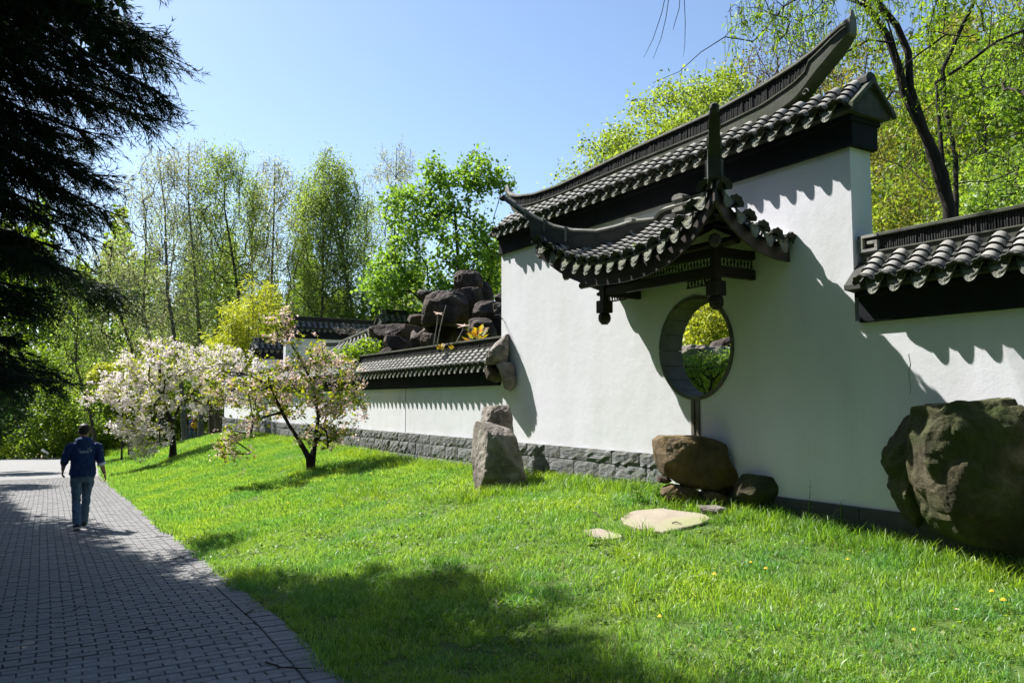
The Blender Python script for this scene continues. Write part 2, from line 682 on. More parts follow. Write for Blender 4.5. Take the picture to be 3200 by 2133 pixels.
def wall_roof(root, x0, x1, zt, T=.35, kind='low', end0=True, end1=True, indiv=300, fret0=False, fret1=False, ridge=True, slats=.022, jit=0.0, R=random.Random(5), rmat='tile'):
    """tiled coping in the wall's own frame: x along, -y front, z up; zt = height of the drip-tile points"""
    yc = T / 2
    # dark painted band and moulding
    b = MB()
    b.box(x0 + .08, x1 - .08, -.05, T + .05, zt - .34, zt - .02)
    b.box(x0 + .06, x1 - .06, -.085, T + .085, zt - .075, zt - .015)
    b.build('dark_band', M['band'], root, bevel=.006, wc=False)
    # slope body
    ye, ze, yt, ztop = -.17, zt + .055, yc - .09, zt + .315
    s = MB()
    poly = [(ye, ze - .05), (ye, ze), (yt, ztop), (2 * yc - yt, ztop), (2 * yc - ye, ze), (2 * yc - ye, ze - .05), (2 * yc, ze - .07), (0, ze - .07)]
    s.prism(poly, x0, x1, 'x')
    roof = s.build('roof', M['tile_dark'], root, wc=False)
    # verge boards on open ends
    for on, xe, sg in ((end0, x0, -1), (end1, x1, 1)):
        if not on: continue
        v = MB()
        for s_ in (-1, 1):
            p = [(yc + s_ * (yc - ye + .03), ze - .045), (yc + s_ * (yc - ye + .03), ze + .01), (yc, ztop + .09), (yc, ztop + .03)]
            v.prism(p, min(xe, xe + sg * .05), max(xe, xe + sg * .05), 'x')
        v.build('verge_board', M['ridge'], root, wc=False)
    A = math.atan2(ztop - ze, yt - ye)
    L = sqrt((ztop - ze) ** 2 + (yt - ye) ** 2)
    nt_ = 4
    st = L / nt_
    n = int((x1 - x0 - .12) / PITCH_X)
    xs = [x1 - .13 - i * PITCH_X for i in range(n + 1) if x1 - .13 - i * PITCH_X > x0 + .08]
    up = Vector((0, cos(A), sin(A)))
    cnt = 0
    lo = MB()
    nearx = sorted(xs, reverse=True)
    for x in nearx:
        for k in range(nt_):
            p = Vector((x + R.uniform(-.004, .004), ye, ze)) + up * (k * st + .02) + Vector((0, -sin(A), cos(A))) * .012
            upk = up + Vector((R.uniform(-.03, .03), sin(A) * .10, -cos(A) * .10))
            if cnt < indiv:
                place(TILE, 'roof_tile', roof, p, (1, 0, 0), upk)
                cnt += 1
            else:
                for s_ in range(4):
                    a0, a1 = radians(-86 + 43 * s_), radians(-43 + 43 * s_)
                    nrm = Vector((0, -sin(A), cos(A)))
                    q = []
                    for a_, r_, l_ in ((a0, .086, 0), (a1, .086, 0), (a1, .078, .11), (a0, .078, .11)):
                        q.append(p + Vector((1, 0, 0)) * r_ * sin(a_) + nrm * r_ * cos(a_) + up * l_)
                    lo.add(q, [(0, 1, 2, 3)])
        place(FAN, 'end_tile', roof, Vector((x, ye - .01, ze + .008)), (1, 0, 0), up)
    if lo.v:
        link('distant_tiles', raw_mesh('distant_tiles', lo.v, lo.f), M[rmat], roof, False, kind='stuff')
    for x in xs[:-1]:
        o = place(DRIP, 'drip_tile', roof, Vector((x - PITCH_X / 2, ye - .02, ze + .045)), (1, 0, 0), (0, 1, 0))
        o.rotation_euler.rotate_axis('Y', R.uniform(-.07, .07))
    # dished tiles between the rows, and the rear slope
    pn = MB()
    for x in xs[:-1]:
        xm = x - PITCH_X / 2
        for k in range(5):
            y0_, z0_ = -.02 + k * L / 5, .010
            q0 = Vector((xm, ye, ze)) + up * (k * L / 5 - .02)
            q1 = Vector((xm, ye, ze)) + up * ((k + 1) * L / 5)
            nr = Vector((0, -sin(A), cos(A)))
            ring0 = [q0 + Vector((.1 * u, 0, 0)) + nr * (.03 + .035 * u * u) for u in (-1, -.5, 0, .5, 1)]
            ring1 = [q1 + Vector((.1 * u, 0, 0)) + nr * (.008 + .035 * u * u) for u in (-1, -.5, 0, .5, 1)]
            ring2 = [p - nr * .018 for p in ring0]
            pn.loft([ring2, ring0, ring1], closed=False, caps=False)
    for x in xs:
        for k in range(4):
            p = Vector((x, 2 * yc - ye, ze)) + Vector((0, -cos(A), sin(A))) * (k * st) + Vector((0, 0, .012))
            r0 = [p + Vector((.086 * sin(a), 0, .086 * cos(a))) for a in (-1.5, -.75, 0, .75, 1.5)]
            r1 = [p + Vector((.078 * sin(a), -.09, .078 * cos(a) + .075)) for a in (-1.5, -.75, 0, .75, 1.5)]
            pn.loft([r0, r1], closed=False, caps=False)
    link('pan_tiles', raw_mesh('pan_tiles', pn.v, pn.f), M['tile_dark'], roof, False, kind='stuff')
    if not ridge: return roof
    # ridge: rendered base, upright slats, cap
    zb0, zb1, zc = ztop - .02, zt + .415, zt + .60
    m = MB()
    m.box(x0 + .06, x1 - .0, yc - .115, yc + .115, zb0, zb1)
    m.box(x0 + .04, x1 + .0, yc - .13, yc + .13, zb1 - .02, zb1)
    m.box(x0 + .02, x1 + .02, yc - .125, yc + .125, zc - .035, zc)
    rd = m.build('ridge', M['ridge'], roof, bevel=.005, wc=False)
    c = MB()
    c.box(x0 + .08, x1 - .02, yc - .085, yc + .085, zb1 - .002, zc - .033)
    x = x0 + .1 + (.2 if fret0 else 0)
    xe = x1 - .03 - (.2 if fret1 else 0)
    while x < xe:
        h = R.uniform(0, .02)
        d = R.uniform(.006, .018)
        c.box(x, x + slats * .45, yc - .085 - d, yc - .084, zb1 + h * .3, zc - .036 - h * .4)
        x += slats * R.uniform(.8, 1.2)
    link('ridge_slats', raw_mesh('ridge_slats', c.v, c.f), M['slat'], roof, False, kind='stuff')
    for on, xa, sg in ((fret0, x0 + .06, 1), (fret1, x1 - .06, -1)):
        if not on: continue
        k = MB()
        yf = yc - .135
        def bar(u0, u1, w0, w1):
            a_, b_ = sorted((xa + sg * u0, xa + sg * u1))
            k.box(a_, b_, yf, yc - .08, zb1 + w0, zb1 + w1)
        Hh = zc - zb1
        t = .030
        bar(0, .20, Hh - t - .004, Hh - .004)
        bar(0, t, 0, Hh - t - .006)
        bar(t + .002, .20, 0, t)
        bar(.20 - t, .20, t + .002, Hh * .60)
        bar(.085, .20 - t - .002, Hh * .60 - t, Hh * .60)
        k.build('fret_ornament', M['tile'], roof, wc=False)
    return roof


# ================================================================== STONES OF THE PLINTH
def stone_mesh(seed):
    """unit block, x along 0..1, z 0..1, rough split front at -y"""
    nx, nz = 6, 4
    v, f = [], []
    for j in range(nz + 1):
        for i in range(nx + 1):
            u, w = i / nx, j / nz
            e = min(u, 1 - u, w, 1 - w)
            y = (-.030 if e < 1e-6 else -.042) - .055 * abs(noise.noise((u * 3 + seed * 7, w * 2.3, seed)))
            v.append((.01 + .98 * u, y, .01 + .98 * w))
    k = len(v)
    v += [(.01, .2, .01), (.99, .2, .01), (.99, .2, .99), (.01, .2, .99)]
    for j in range(nz):
        for i in range(nx):
            a = j * (nx + 1) + i
            f.append((a, a + 1, a + nx + 2, a + nx + 1))
    c0, c1, c2, c3 = 0, nx, nz * (nx + 1) + nx, nz * (nx + 1)
    f += [tuple(range(c0, c1 + 1))[::-1] + (k, k + 1), tuple(c3 + i for i in range(nx + 1)) + (k + 2, k + 3)]
    f += [(k, c0) + tuple((nx + 1) * j for j in range(1, nz + 1)) + (k + 3,), (c1, k + 1, k + 2) + tuple(c1 + (nx + 1) * j for j in range(nz, 0, -1))]
    me = raw_mesh('stone', v, f)
    bm = bmesh.new()
    bm.from_mesh(me)
    bmesh.ops.recalc_face_normals(bm, faces=bm.faces)
    bm.to_mesh(me)
    bm.free()
    me.materials.append(M['granite'])
    return me
STONES = [stone_mesh(i + 1) for i in range(8)]


def courses(root, x0, x1, levels, wmin=.35, wmax=.75, R=random.Random(9), y=-.03):
    for zi, (z0, z1) in enumerate(levels):
        x = x0
        while x < x1 - .05:
            w = min(R.uniform(wmin, wmax), x1 - x)
            if x1 - (x + w) < .2: w = x1 - x
            o = bpy.data.objects.new('stone', R.choice(STONES))
            COL.objects.link(o)
            o.parent = root
            o.location = (x, y, z0)
            o.scale = (w, R.uniform(.45, .9), z1 - z0 - .004)
            x += w + .002


# ================================================================== THE TALL WALL WITH THE MOON WINDOW
WX = 7.5
HY, HZ, HR = 7.78, 2.355, .692       # window centre and radius
Y_FAR, Y_NEAR = 12.87, 5.37

tall = empty('garden_wall', (WX, Y_FAR, 0), -pi / 2,
             'tall white plastered wall with a round moon window under a swept black tiled ridge', 'wall')
def tallwall():
    Lx = Y_FAR - Y_NEAR
    cx = Y_FAR - HY
    T = .35
    ztop = 4.45
    mb = MB()
    N = 72
    hole = [(cx + HR * cos(2 * pi * i / N), HZ + HR * sin(2 * pi * i / N)) for i in range(N)]
    S = .95
    def sq(i):
        a = 2 * pi * i / N
        c, s = cos(a), sin(a)
        k = S / max(abs(c), abs(s))
        return (cx + c * k, HZ + s * k)
    sqp = [sq(i) for i in range(N)]
    for y, flip in ((0, 0), (T, 1)):
        for i in range(N):
            j = (i + 1) % N
            q = [(hole[i][0], y, hole[i][1]), (hole[j][0], y, hole[j][1]), (sqp[j][0], y, sqp[j][1]), (sqp[i][0], y, sqp[i][1])]
            mb.add(q, [(0, 1, 2, 3)])
        for (a, b, c, d) in ((0, cx - S, .0, ztop), (cx + S, Lx, .0, ztop), (cx - S, cx + S, .0, HZ - S), (cx - S, cx + S, HZ + S, ztop)):
            mb.add([(a, y, c), (b, y, c), (b, y, d), (a, y, d)], [(0, 1, 2, 3)])
    for i in range(N):
        j = (i + 1) % N
        mb.add([(hole[i][0], 0, hole[i][1]), (hole[j][0], 0, hole[j][1]), (hole[j][0], T, hole[j][1]), (hole[i][0], T, hole[i][1])], [(0, 1, 2, 3)])
    for x in (0, Lx):
        mb.add([(x, 0, 0), (x, T, 0), (x, T, ztop), (x, 0, ztop)], [(0, 1, 2, 3)])
    mb.add([(0, 0, ztop), (Lx, 0, ztop), (Lx, T, ztop), (0, T, ztop)], [(0, 1, 2, 3)])
    mb.build('wall_body', M['plaster'], tall, wc=False)
    # stone lining of the window: one curved stone after another
    n = 18
    for k in range(n):
        a0, a1 = 2 * pi * k / n + .006, 2 * pi * (k + 1) / n - .006
        r = MB()
        rings = []
        for q in range(6):
            a = lerp(a0, a1, q / 5)
            c, s = cos(a), sin(a)
            ri, ro = .640, .690
            rings.append([(cx + ri * c, -.018, HZ + ri * s), (cx + ro * c, -.018, HZ + ro * s), (cx + ro * c, T + .015, HZ + ro * s), (cx + ri * c, T + .015, HZ + ri * s)])
        r.loft(rings)
        r.build('ring_stone', M['ring'], tall, wc=False)
    # the dark grooved upright between the window and the rock
    g = MB()
    g.box(cx - .075, cx - .022, -.02, .01, 1.20, 1.672)
    g.box(cx + .022, cx + .075, -.02, .01, 1.20, 1.672)
    g.box(cx - .021, cx + .021, -.004, .01, 1.20, 1.672)
    g.build('upright_frame', M['ring'], tall, wc=False)
    # roof
    zt = 4.74
    wall_roof(tall, -.10, Lx + .15, zt, T, ridge=False, end0=True, end1=True)
    # swept ridge
    Yp = [12.93, 12.87, 12.75, 12.46, 11.86, 11.05, 9.8, 9.03, 8.08, 7.40, 6.60, 6.11, 5.84, 5.62, 5.50, 5.43]
    Zt = [5.72, 5.66, 5.57, 5.47, 5.375, 5.345, 5.40, 5.44, 5.46, 5.477, 5.553, 5.63, 5.70, 5.79, 5.85, 5.86]
    Zb = [5.60, 5.52, 5.38, 5.08, 5.04, 5.03, 5.03, 5.03, 5.03, 5.03, 5.07, 5.21, 5.42, 5.56, 5.65, 5.72]
    ridge = MB(); slat = MB(); cap = MB()
    ys = np.unique(np.concatenate([np.linspace(12.93, 11.8, 14), np.linspace(11.8, 6.8, 26), np.linspace(6.8, 5.43, 24)]))[::-1]
    fz = lambda Y, A: float(np.interp(-Y, [-q for q in Yp], A))
    yc = T / 2
    def smooth(Y, A):
        return (fz(Y - .08, A) + fz(Y, A) * 2 + fz(Y + .08, A)) / 4 if 5.52 < Y < 12.8 else fz(Y, A)
    rb, rs, rc = [], [], []
    for Y in ys:
        x = Y_FAR - Y
        zt_, zb_ = smooth(Y, Zt), smooth(Y, Zb)
        h = zt_ - zb_
        zm = zb_ + h * .46
        if Y < 5.95 or Y > 12.6: zm = zt_ - .05 - max(0, h - .12) * (.25 if Y < 6 else .5)
        w = .115
        if Y < 5.6: w = .115 * max(.45, 1 - (5.6 - Y) * 1.6)
        if Y > 12.6: w = .115 * max(.4, 1 - (Y - 12.6) * 2)
        rb.append([(x, yc - w, zb_), (x, yc + w, zb_), (x, yc + w, zm - .02), (x, yc + w + .014, zm - .018), (x, yc + w + .014, zm), (x, yc - w - .014, zm), (x, yc - w - .014, zm - .018), (x, yc - w, zm - .02)])
        rs.append([(x, yc - w * .75, zm - .001), (x, yc + w * .75, zm - .001), (x, yc + w * .75, zt_ - .03), (x, yc - w * .75, zt_ - .03)])
        rc.append([(x, yc - w - .01, zt_ - .034), (x, yc + w + .01, zt_ - .034), (x, yc + w + .01, zt_ - .006), (x, yc + w * .5, zt_ + .012), (x, yc - w * .5, zt_ + .012), (x, yc - w - .01, zt_ - .006)])
    ridge.loft(rb)
    cap.loft(rc)
    slat.loft(rs)
    # pointed finials on the tips
    xe = Y_FAR - 5.43
    cap.loft([[(xe - .06, yc - .07, 5.70), (xe - .06, yc + .07, 5.70), (xe - .06, yc + .07, 5.88), (xe - .06, yc - .07, 5.88)],
              [(xe + .03, yc - .06, 5.72), (xe + .03, yc + .06, 5.72), (xe + .03, yc + .06, 5.90), (xe + .03, yc - .06, 5.90)],
              [(xe - .0, yc - .02, 6.0), (xe + .02, yc - .02, 6.0), (xe + .02, yc + .02, 6.0), (xe - .0, yc + .02, 6.0)]])
    cap.loft([[(-.10, yc - .05, 5.66), (.10, yc - .05, 5.56), (.10, yc + .05, 5.56), (-.10, yc + .05, 5.66)],
              [(-.09, yc - .012, 5.80), (-.05, yc - .012, 5.79), (-.05, yc + .012, 5.79), (-.09, yc + .012, 5.80)]])
    # low ridge beyond the horn, ending in a small flowered tile
    ridge.box(Lx - .6, Lx + .13, yc - .07, yc + .07, 5.03, 5.10)
    end = MB()
    end.tube([(Lx + .02, yc, 5.12), (Lx + .17, yc, 5.12)], [.085, .095], 10)
    end.tube([(Lx - .10, yc, 5.11), (Lx + .02, yc, 5.115)], [.05, .075], 10)
    r_ = ridge.build('swept_ridge', M['ridge'], tall, wc=False)
    cap.build('ridge_cap', M['cap'], r_, wc=False)
    end.build('flower_tile', M['tile_dark'], r_, wc=False)
    slat.build('slat_core', M['slat'], r_, wc=False)
    # scroll carved on the ridge face
    sp = MB()
    sp.tube([(Y_FAR - 5.97 + (.052 - .0042 * i) * cos(i * .55), yc - .123, 5.22 + (.052 - .0042 * i) * sin(i * .55)) for i in range(12)], .006, 5)
    sp.build('scroll', M['tile'], r_, wc=False)
    R = random.Random(2)
    c = MB()
    x = .42
    while x < Y_FAR - 5.72:
        Y = Y_FAR - x
        zt_, zb_ = smooth(Y, Zt), smooth(Y, Zb)
        h = zt_ - zb_
        zm = zb_ + h * .46
        if Y < 5.95 or Y > 12.6: zm = zt_ - .05 - max(0, h - .12) * (.25 if Y < 6 else .5)
        d = R.uniform(.006, .018)
        lean = -.25 * max(0, 6.6 - Y)
        z0, z1 = zm + R.uniform(0, .012), zt_ - .036
        if z1 - z0 > .02:
            yf = yc - .086
            c.add([(x, yf - d, z0), (x + .009, yf - d, z0), (x + .009 - lean * .2, yf - d, z1), (x - lean * .2, yf - d, z1), (x, yf + .01, z0), (x + .009, yf + .01, z0), (x + .009 - lean * .2, yf + .01, z1), (x - lean * .2, yf + .01, z1)],
                  [(0, 1, 2, 3), (0, 3, 7, 4), (1, 5, 6, 2), (3, 2, 6, 7), (4, 5, 1, 0)])
        x += .022 * R.uniform(.8, 1.25)
    link('ridge_slats', raw_mesh('ridge_slats', c.v, c.f), M['slat'], r_, False, kind='stuff')
    # plinth
    courses(tall, 0.02, Y_FAR - 8.40, [(.728, .925), (.46, .722), (.10, .455)], R=random.Random(21))
    d = MB()
    d.box(Y_FAR - 7.2, Lx, -.045, -.002, .0, .545)
    d.build('dark_plinth', M['plinth'], tall, bevel=.008, wc=False)
tallwall()

# ================================================================== LOWER WALLS EITHER SIDE
right = empty('garden_wall', (WX, Y_NEAR, 0), -pi / 2,
              'low white wall right of the tall wall, its coping of grey barrel tiles running out of the picture above the mossy boulder', 'wall')
def lowright():
    L = 7.5
    b = MB()
    b.box(.0, L, 0, .34, 0, 2.50)
    b.build('wall_body', M['plaster'], right, wc=False)
    d = MB()
    d.box(.0, L, -.04, -.002, 0, .545)
    d.build('dark_plinth', M['plinth'], right, bevel=.008, wc=False)
    ck = MB()
    ck.tube([(Y_NEAR - 4.78, -.001, 2.12), (Y_NEAR - 4.765, -.001, 2.02), (Y_NEAR - 4.785, -.001, 1.93), (Y_NEAR - 4.77, -.001, 1.80), (Y_NEAR - 4.78, -.001, 1.72)], .0025, 4)
    ck.build('crack', M['plinth'], right, wc=False)
    wall_roof(right, .0, L, 2.815, .34, end0=False, fret0=True, slats=.026, R=random.Random(31))
lowright()

left = empty('garden_wall', (WX + .03, 38.0, 0), -pi / 2,
             'long low white wall left of the tall wall, on a plinth of split grey stone behind the pink cherry tree', 'wall')
def lowleft():
    L = 38.0 - Y_FAR - .003
    b = MB()
    b.box(.0, L, 0, .34, 0, 1.97)
    b.build('wall_body', M['plaster'], left, wc=False)
    wall_roof(left, -.05, L, 2.285, .34, end1=False, slats=.03, fret0=True, R=random.Random(41))
    courses(left, 0, L, [(.728, .925), (.46, .722), (.05, .455)], R=random.Random(22), y=-.05)
    j = MB()
    j.box(L - 4.52, L - 4.505, -.004, .0, .93, 1.97)
    j.build('movement_joint', M['band'], left, wc=False)
lowleft()

# ================================================================== THE CANOPY OVER THE MOON WINDOW
can = empty('window_canopy', (WX, 7.82, 0), 0,
            'black timber and grey tile canopy with upturned horns hung over the moon window', 'canopy')
CY = 7.82
def canopy():
    W = lambda a, o, z: Vector((WX - o, CY + a, z))          # a along the wall (away from camera +), o outwards
    AE, OE, AR, OR, ZR = 1.63, 1.20, .50, .10, 4.10
    CO, CA = 1.36, 1.79                                       # corner
    def oe(a): return OE + (CO - OE) * min(1, abs(a) / CA) ** 4
    def zef(a): return 3.42 + .60 * min(1.05, abs(a) / CA) ** 2.6
    def ae(o): return AE + (CA - AE) * min(1, max(0, o) / CO) ** 3
    def zes(o): return 3.47 + .53 * (max(0, o) / CO) ** 2
    def zfront(a, o):
        t = max(0., (oe(a) - o) / (oe(a) - OR))
        return zef(a) + (ZR - zef(a)) * t ** 1.3
    def zside(a, o):
        t = max(0., (ae(o) - abs(a)) / (ae(o) - AR))
        return zes(o) + (ZR - zes(o)) * t ** 1.3
    def hip_o(a): return OR + (abs(a) - AR) * (CO - OR) / (CA - AR)
    def hip_a(o): return AR + (o - OR) * (CA - AR) / (CO - OR)
    # roof deck (a thin shell with underside)
    deck = MB()
    n = 26
    for off in (-.02, -.055):
        for i in range(n):
            a0, a1 = -CA + 2 * CA * i / n, -CA + 2 * CA * (i + 1) / n
            for k in range(8):
                q = []
                for a, kk in ((a0, k), (a1, k), (a1, k + 1), (a0, k + 1)):
                    top = hip_o(a) if abs(a) > AR else OR
                    o = lerp(oe(a), top, kk / 8)
                    q.append(W(a, o, zfront(a, o) + off))
                deck.add(q, [(0, 1, 2, 3)])
        for s in (-1, 1):
            for i in range(12):
                o0, o1 = CO * i / 12, CO * (i + 1) / 12
                for k in range(8):
                    q = []
                    for o, kk in ((o0, k), (o1, k), (o1, k + 1), (o0, k + 1)):
                        top = hip_a(max(o, OR))
                        a = lerp(ae(o), top, kk / 8)
                        q.append(W(s * a, o, zside(a, o) + off))
                    deck.add(q, [(0, 1, 2, 3)])
    me = raw_mesh('roof', deck.v, deck.f)
    roof = link('roof', me, M['tile_dark'], can)
    R = random.Random(77)
    st = .098
    def row(fn, dirn, across, length_pts):
        """length_pts: surface points from eave to top"""
        P = length_pts
        d = [0]
        for a, b in zip(P[:-1], P[1:]): d.append(d[-1] + (b - a).length)
        tot = d[-1]
        s = .02
        first = True
        while s < tot - .03:
            i = max(0, min(len(P) - 2, int(np.searchsorted(d, s)) - 1))
            t = (s - d[i]) / max(1e-6, d[i + 1] - d[i])
            p = P[i].lerp(P[i + 1], t)
            u = (P[i + 1] - P[i]).normalized()
            a = Vector(across)
            nn = a.cross(u)
            if nn.z < 0: nn = -nn
            place(TILE, 'roof_tile', roof, p + nn * .010, a, u - nn * .09 + a * R.uniform(-.03, .03))
            if first:
                place(FAN, 'end_tile', roof, p - u * .03 + nn * .006, a, u)
                first = False
            s += st
    def drip(p, a, u):
        nn = Vector(a).cross(u)
        o = place(DRIP, 'drip_tile', roof, p + Vector((0, 0, .035)) - Vector(u) * .0, a, u)
    aw = [(-CA + .08) + i * .2375 for i in range(int((2 * CA - .16) / .2375) + 1)]
    sh = (2 * CA - .16 - (len(aw) - 1) * .2375) / 2
    aw = [a + sh for a in aw]
    for a in aw:
        top = hip_o(a) if abs(a) > AR else OR
        pts = [W(a, lerp(oe(a) + .02, top, k / 10), zfront(a, lerp(oe(a), top, k / 10))) for k in range(11)]
        row(None, None, (0, -1, 0), pts)
    for a in aw[:-1]:
        am = a + .119
        e = (zef(am + .05) - zef(am - .05)) / .1
        drip(W(am, oe(am) + .035, zef(am)), Vector((0, -1, -e)).normalized(), (1, 0, 0))
    for s in (-1, 1):
        ow = [.08 + i * .235 for i in range(6) if .08 + i * .235 < CO - .03]
        for o in ow:
            top = hip_a(max(o, OR))
            pts = [W(s * lerp(ae(o) + .02, top, k / 10), o, zside(lerp(ae(o), top, k / 10), o)) for k in range(11)]
            row(None, None, (s * 1.0, 0, 0) if s > 0 else (1, 0, 0), pts) if False else row(None, None, (1, 0, 0) if s < 0 else (-1, 0, 0), pts)
        for o in ow[:-1]:
            om = o + .117
            e = (zes(om + .05) - zes(om - .05)) / .1
            # outward direction is (0,s,0)
            across = Vector((1, 0, -e)).normalized() if s < 0 else Vector((-1, 0, e)).normalized()
            drip(W(s * (ae(om) + .035), om, zes(om)), across, (0, 1, 0) if s < 0 else (0, -1, 0))
    # pan tiles between the rows
    pn = MB()
    for a in aw[:-1]:
        am = a + .119
        top = hip_o(am) if abs(am) > AR else OR
        for k in range(9):
            o0, o1 = lerp(oe(am), top, k / 9), lerp(oe(am), top, (k + 1) / 9)
            r0 = [W(am + .1 * u, o0, zfront(am, o0) + .028 + .03 * u * u) for u in (-1, -.5, 0, .5, 1)]
            r1 = [W(am + .1 * u, o1, zfront(am, o1) + .006 + .03 * u * u) for u in (-1, -.5, 0, .5, 1)]
            pn.loft([[p - Vector((0, 0, .02)) for p in r0], r0, r1], closed=False, caps=False)
    link('pan_tiles', raw_mesh('pan_tiles', pn.v, pn.f), M['tile_dark'], roof, False, kind='stuff')

    # fascia boards following the eave
    def board(pts, nrm, h, t, name, mat, drop=.03):
        m = MB()
        rings = []
        for p, hh in pts:
            n_ = Vector(nrm)
            rings.append([p + Vector((0, 0, -drop)), p + Vector((0, 0, -drop)) - n_ * t, p + Vector((0, 0, -drop - hh)) - n_ * t, p + Vector((0, 0, -drop - hh))])
        m.loft(rings)
        return m.build(name, M[mat], can, wc=True)
    pts = []
    for i in range(33):
        a = -CA + .02 + (2 * CA - .04) * i / 32
        pts.append((W(a, oe(a) - .01, zef(a) - .015), .23 - .06 * (abs(a) / CA) ** 2))
    board(pts, (-1, 0, 0), .2, .035, 'fascia_board', 'timber')
    for s in (-1, 1):
        pts = []
        for i in range(17):
            o = .0 + (CO - .02) * i / 16
            pts.append((W(s * (ae(o) - .01), o, zes(o) - .015), .16))
        board(pts, (0, s, 0), .16, .035, 'fascia_board', 'timber2')
    # rafters under the deck
    for i in range(15):
        a = -1.4 + 2.8 * i / 14
        top = hip_o(a) if abs(a) > AR else OR
        m = MB()
        P = [W(a, lerp(oe(a) - .12, top, k / 6), zfront(a, lerp(oe(a) - .12, top, k / 6)) - .08) for k in range(7)]
        m.tube(P, .026, 6)
        m.build('rafter', M['timber'], can)
    for s in (-1, 1):
        for i in range(5):
            o = .1 + .24 * i
            m = MB()
            P = [W(s * lerp(ae(o) - .14, hip_a(max(o, OR)), k / 5), o, zside(lerp(ae(o) - .14, hip_a(max(o, OR)), k / 5), o) - .09) for k in range(6)]
            m.tube(P, .026, 6)
            m.build('rafter', M['timber'], can)
    # hip ridges: curved beams rising into horns
    for s in (-1, 1):
        path = [(.10, 4.19), (.36, 4.17), (.55, 4.10), (.72, 4.06), (.95, 4.09), (1.15, 4.17), (1.30, 4.28), (1.38, 4.355), (1.40, 4.37), (1.50, 4.47), (1.58, 4.55), (1.66, 4.63)]
        m = MB(); c = MB()
        rr, rc = [], []
        side = Vector((1, s, 0)).normalized()              # across the hip
        for k, (o, zt) in enumerate(path):
            a = hip_a(o)
            p = W(s * a, o, 0)
            zlow = (zfront(a, min(o, CO)) - .02)
            zlow = min(zlow, zt - .10) if o < 1.39 else zt - lerp(.12, .05, min(1, (o - 1.39) / .27))
            w = lerp(.105, .052, max(0, min(1, (o - .9) / .72)))
            def P(x, z): return p + side * x + Vector((0, 0, z))
            rr.append([P(-w, zlow), P(w, zlow), P(w, zt - .06), P(w * .7, zt - .05), P(-w * .7, zt - .05), P(-w, zt - .06)])
            rc.append([P(-w * .85, zt - .05), P(w * .85, zt - .05), P(w * .95, zt - .02), P(w * .6, zt + .012), P(0, zt + .022), P(-w * .6, zt + .012), P(-w * .95, zt - .02)])
        m.loft(rr)
        c.loft(rc)
        hp = m.build('hip_ridge', M['tile_dark'], can)
        c.build('hip_cap', M['cap'], hp, smooth=False)
        # stepped mouldings on the horn
        st_ = MB()
        for o, zt, hh, w in ((1.02, 4.11, .20, .118), (1.24, 4.24, .16, .098), (1.44, 4.41, .10, .078), (1.56, 4.53, .06, .064)):
            p = W(s * hip_a(o), o, 0)
            dr = Vector((-1, s, .9 if o > 1.2 else .3)).normalized() * .014
            q = [p + side * w_ + Vector((0, 0, z)) for w_, z in ((-w, zt - hh), (w, zt - hh), (w, zt + .012), (0, zt + .034), (-w, zt + .012))]
            st_.loft([[x - dr for x in q], [x + dr for x in q]])
        st_.build('horn_moulding', M['cap'], hp)
        # knob at the tip
        kb = MB()
        o, zt = 1.68, 4.63
        p = W(s * hip_a(o), o, zt)
        out = Vector((-1, s, 0)).normalized()
        kb.tube([p - out * .06 + Vector((0, 0, -.03)), p + Vector((0, 0, -.005)), p + out * .05 + Vector((0, 0, -.015))], [.03, .052, .030], 10)
        kb.build('horn_knob', M['tile_dark'], hp)
        # block with a small figure where the hip meets the top ridge
        for oo, zz in ((.36, 4.12),):
            p = W(s * hip_a(oo), oo, zz)
            bl = MB()
            Mx = Matrix.Translation(p) @ Matrix.Rotation(0, 4, 'Z')
            bl.box(-.10, .10, -.075, .075, -.15, -.10, Mx)
            bl.box(-.075, .075, -.055, .055, -.10, .02, Mx)
            bl.prism([(-.07, .02), (.07, .02), (.07, .06), (.045, .085), (-.045, .085), (-.07, .06)], -.07, .07, 'x') if False else None
            rr2 = [[p + Vector((x, y, z)) for y, z in ((-.08, .02), (.08, .02), (.08, .065), (.04, .09), (-.04, .09), (-.08, .065))] for x in (-.09, .09)]
            bl.loft(rr2)
            bl.build('ridge_block', M['cap'], hp)
            fg = MB()
            q = p + Vector((-.10, 0, -.10))
            fg.tube([q, q + Vector((0, 0, .045)), q + Vector((0, 0, .06)), q + Vector((0, 0, .085)), q + Vector((0, 0, .10))], [.022, .024, .012, .017, .006], 7)
            fg.build('ridge_figure', M['tile'], hp, smooth=True)
    # arched top ridge against the wall
    top = MB()
    rings, rings2 = [], []
    for i in range(21):
        a = -.62 + 1.24 * i / 20
        u = a / .62
        zt = 4.16 + .17 * cos(u * pi * 1.0) ** 1 * (1 if abs(u) < .5 else .5) * .6 + .05 * (1 - abs(u))
        zt = 4.13 + .16 * sstep((.62 - abs(a)) / .30)
        rings.append([W(a, .06, 4.0), W(a, .20, 4.0), W(a, .20, zt - .06), W(a, .06, zt - .06)])
        rings2.append([W(a, .04, zt - .06), W(a, .22, zt - .06), W(a, .23, zt - .03), W(a, .17, zt + .01), W(a, .09, zt + .01), W(a, .04, zt - .03)])
    top.loft(rings)
    tr = top.build('top_ridge', M['tile_dark'], can)
    t2 = MB()
    t2.loft(rings2)
    t2.build('top_ridge_cap', M['cap'], tr)
    bl = MB()
    p = W(0, .15, 4.30)
    bl.box(-.09, .09, -.10, .10, -.13, -.09, Matrix.Translation(p))
    bl.box(-.07, .07, -.075, .075, -.09, .03, Matrix.Translation(p))
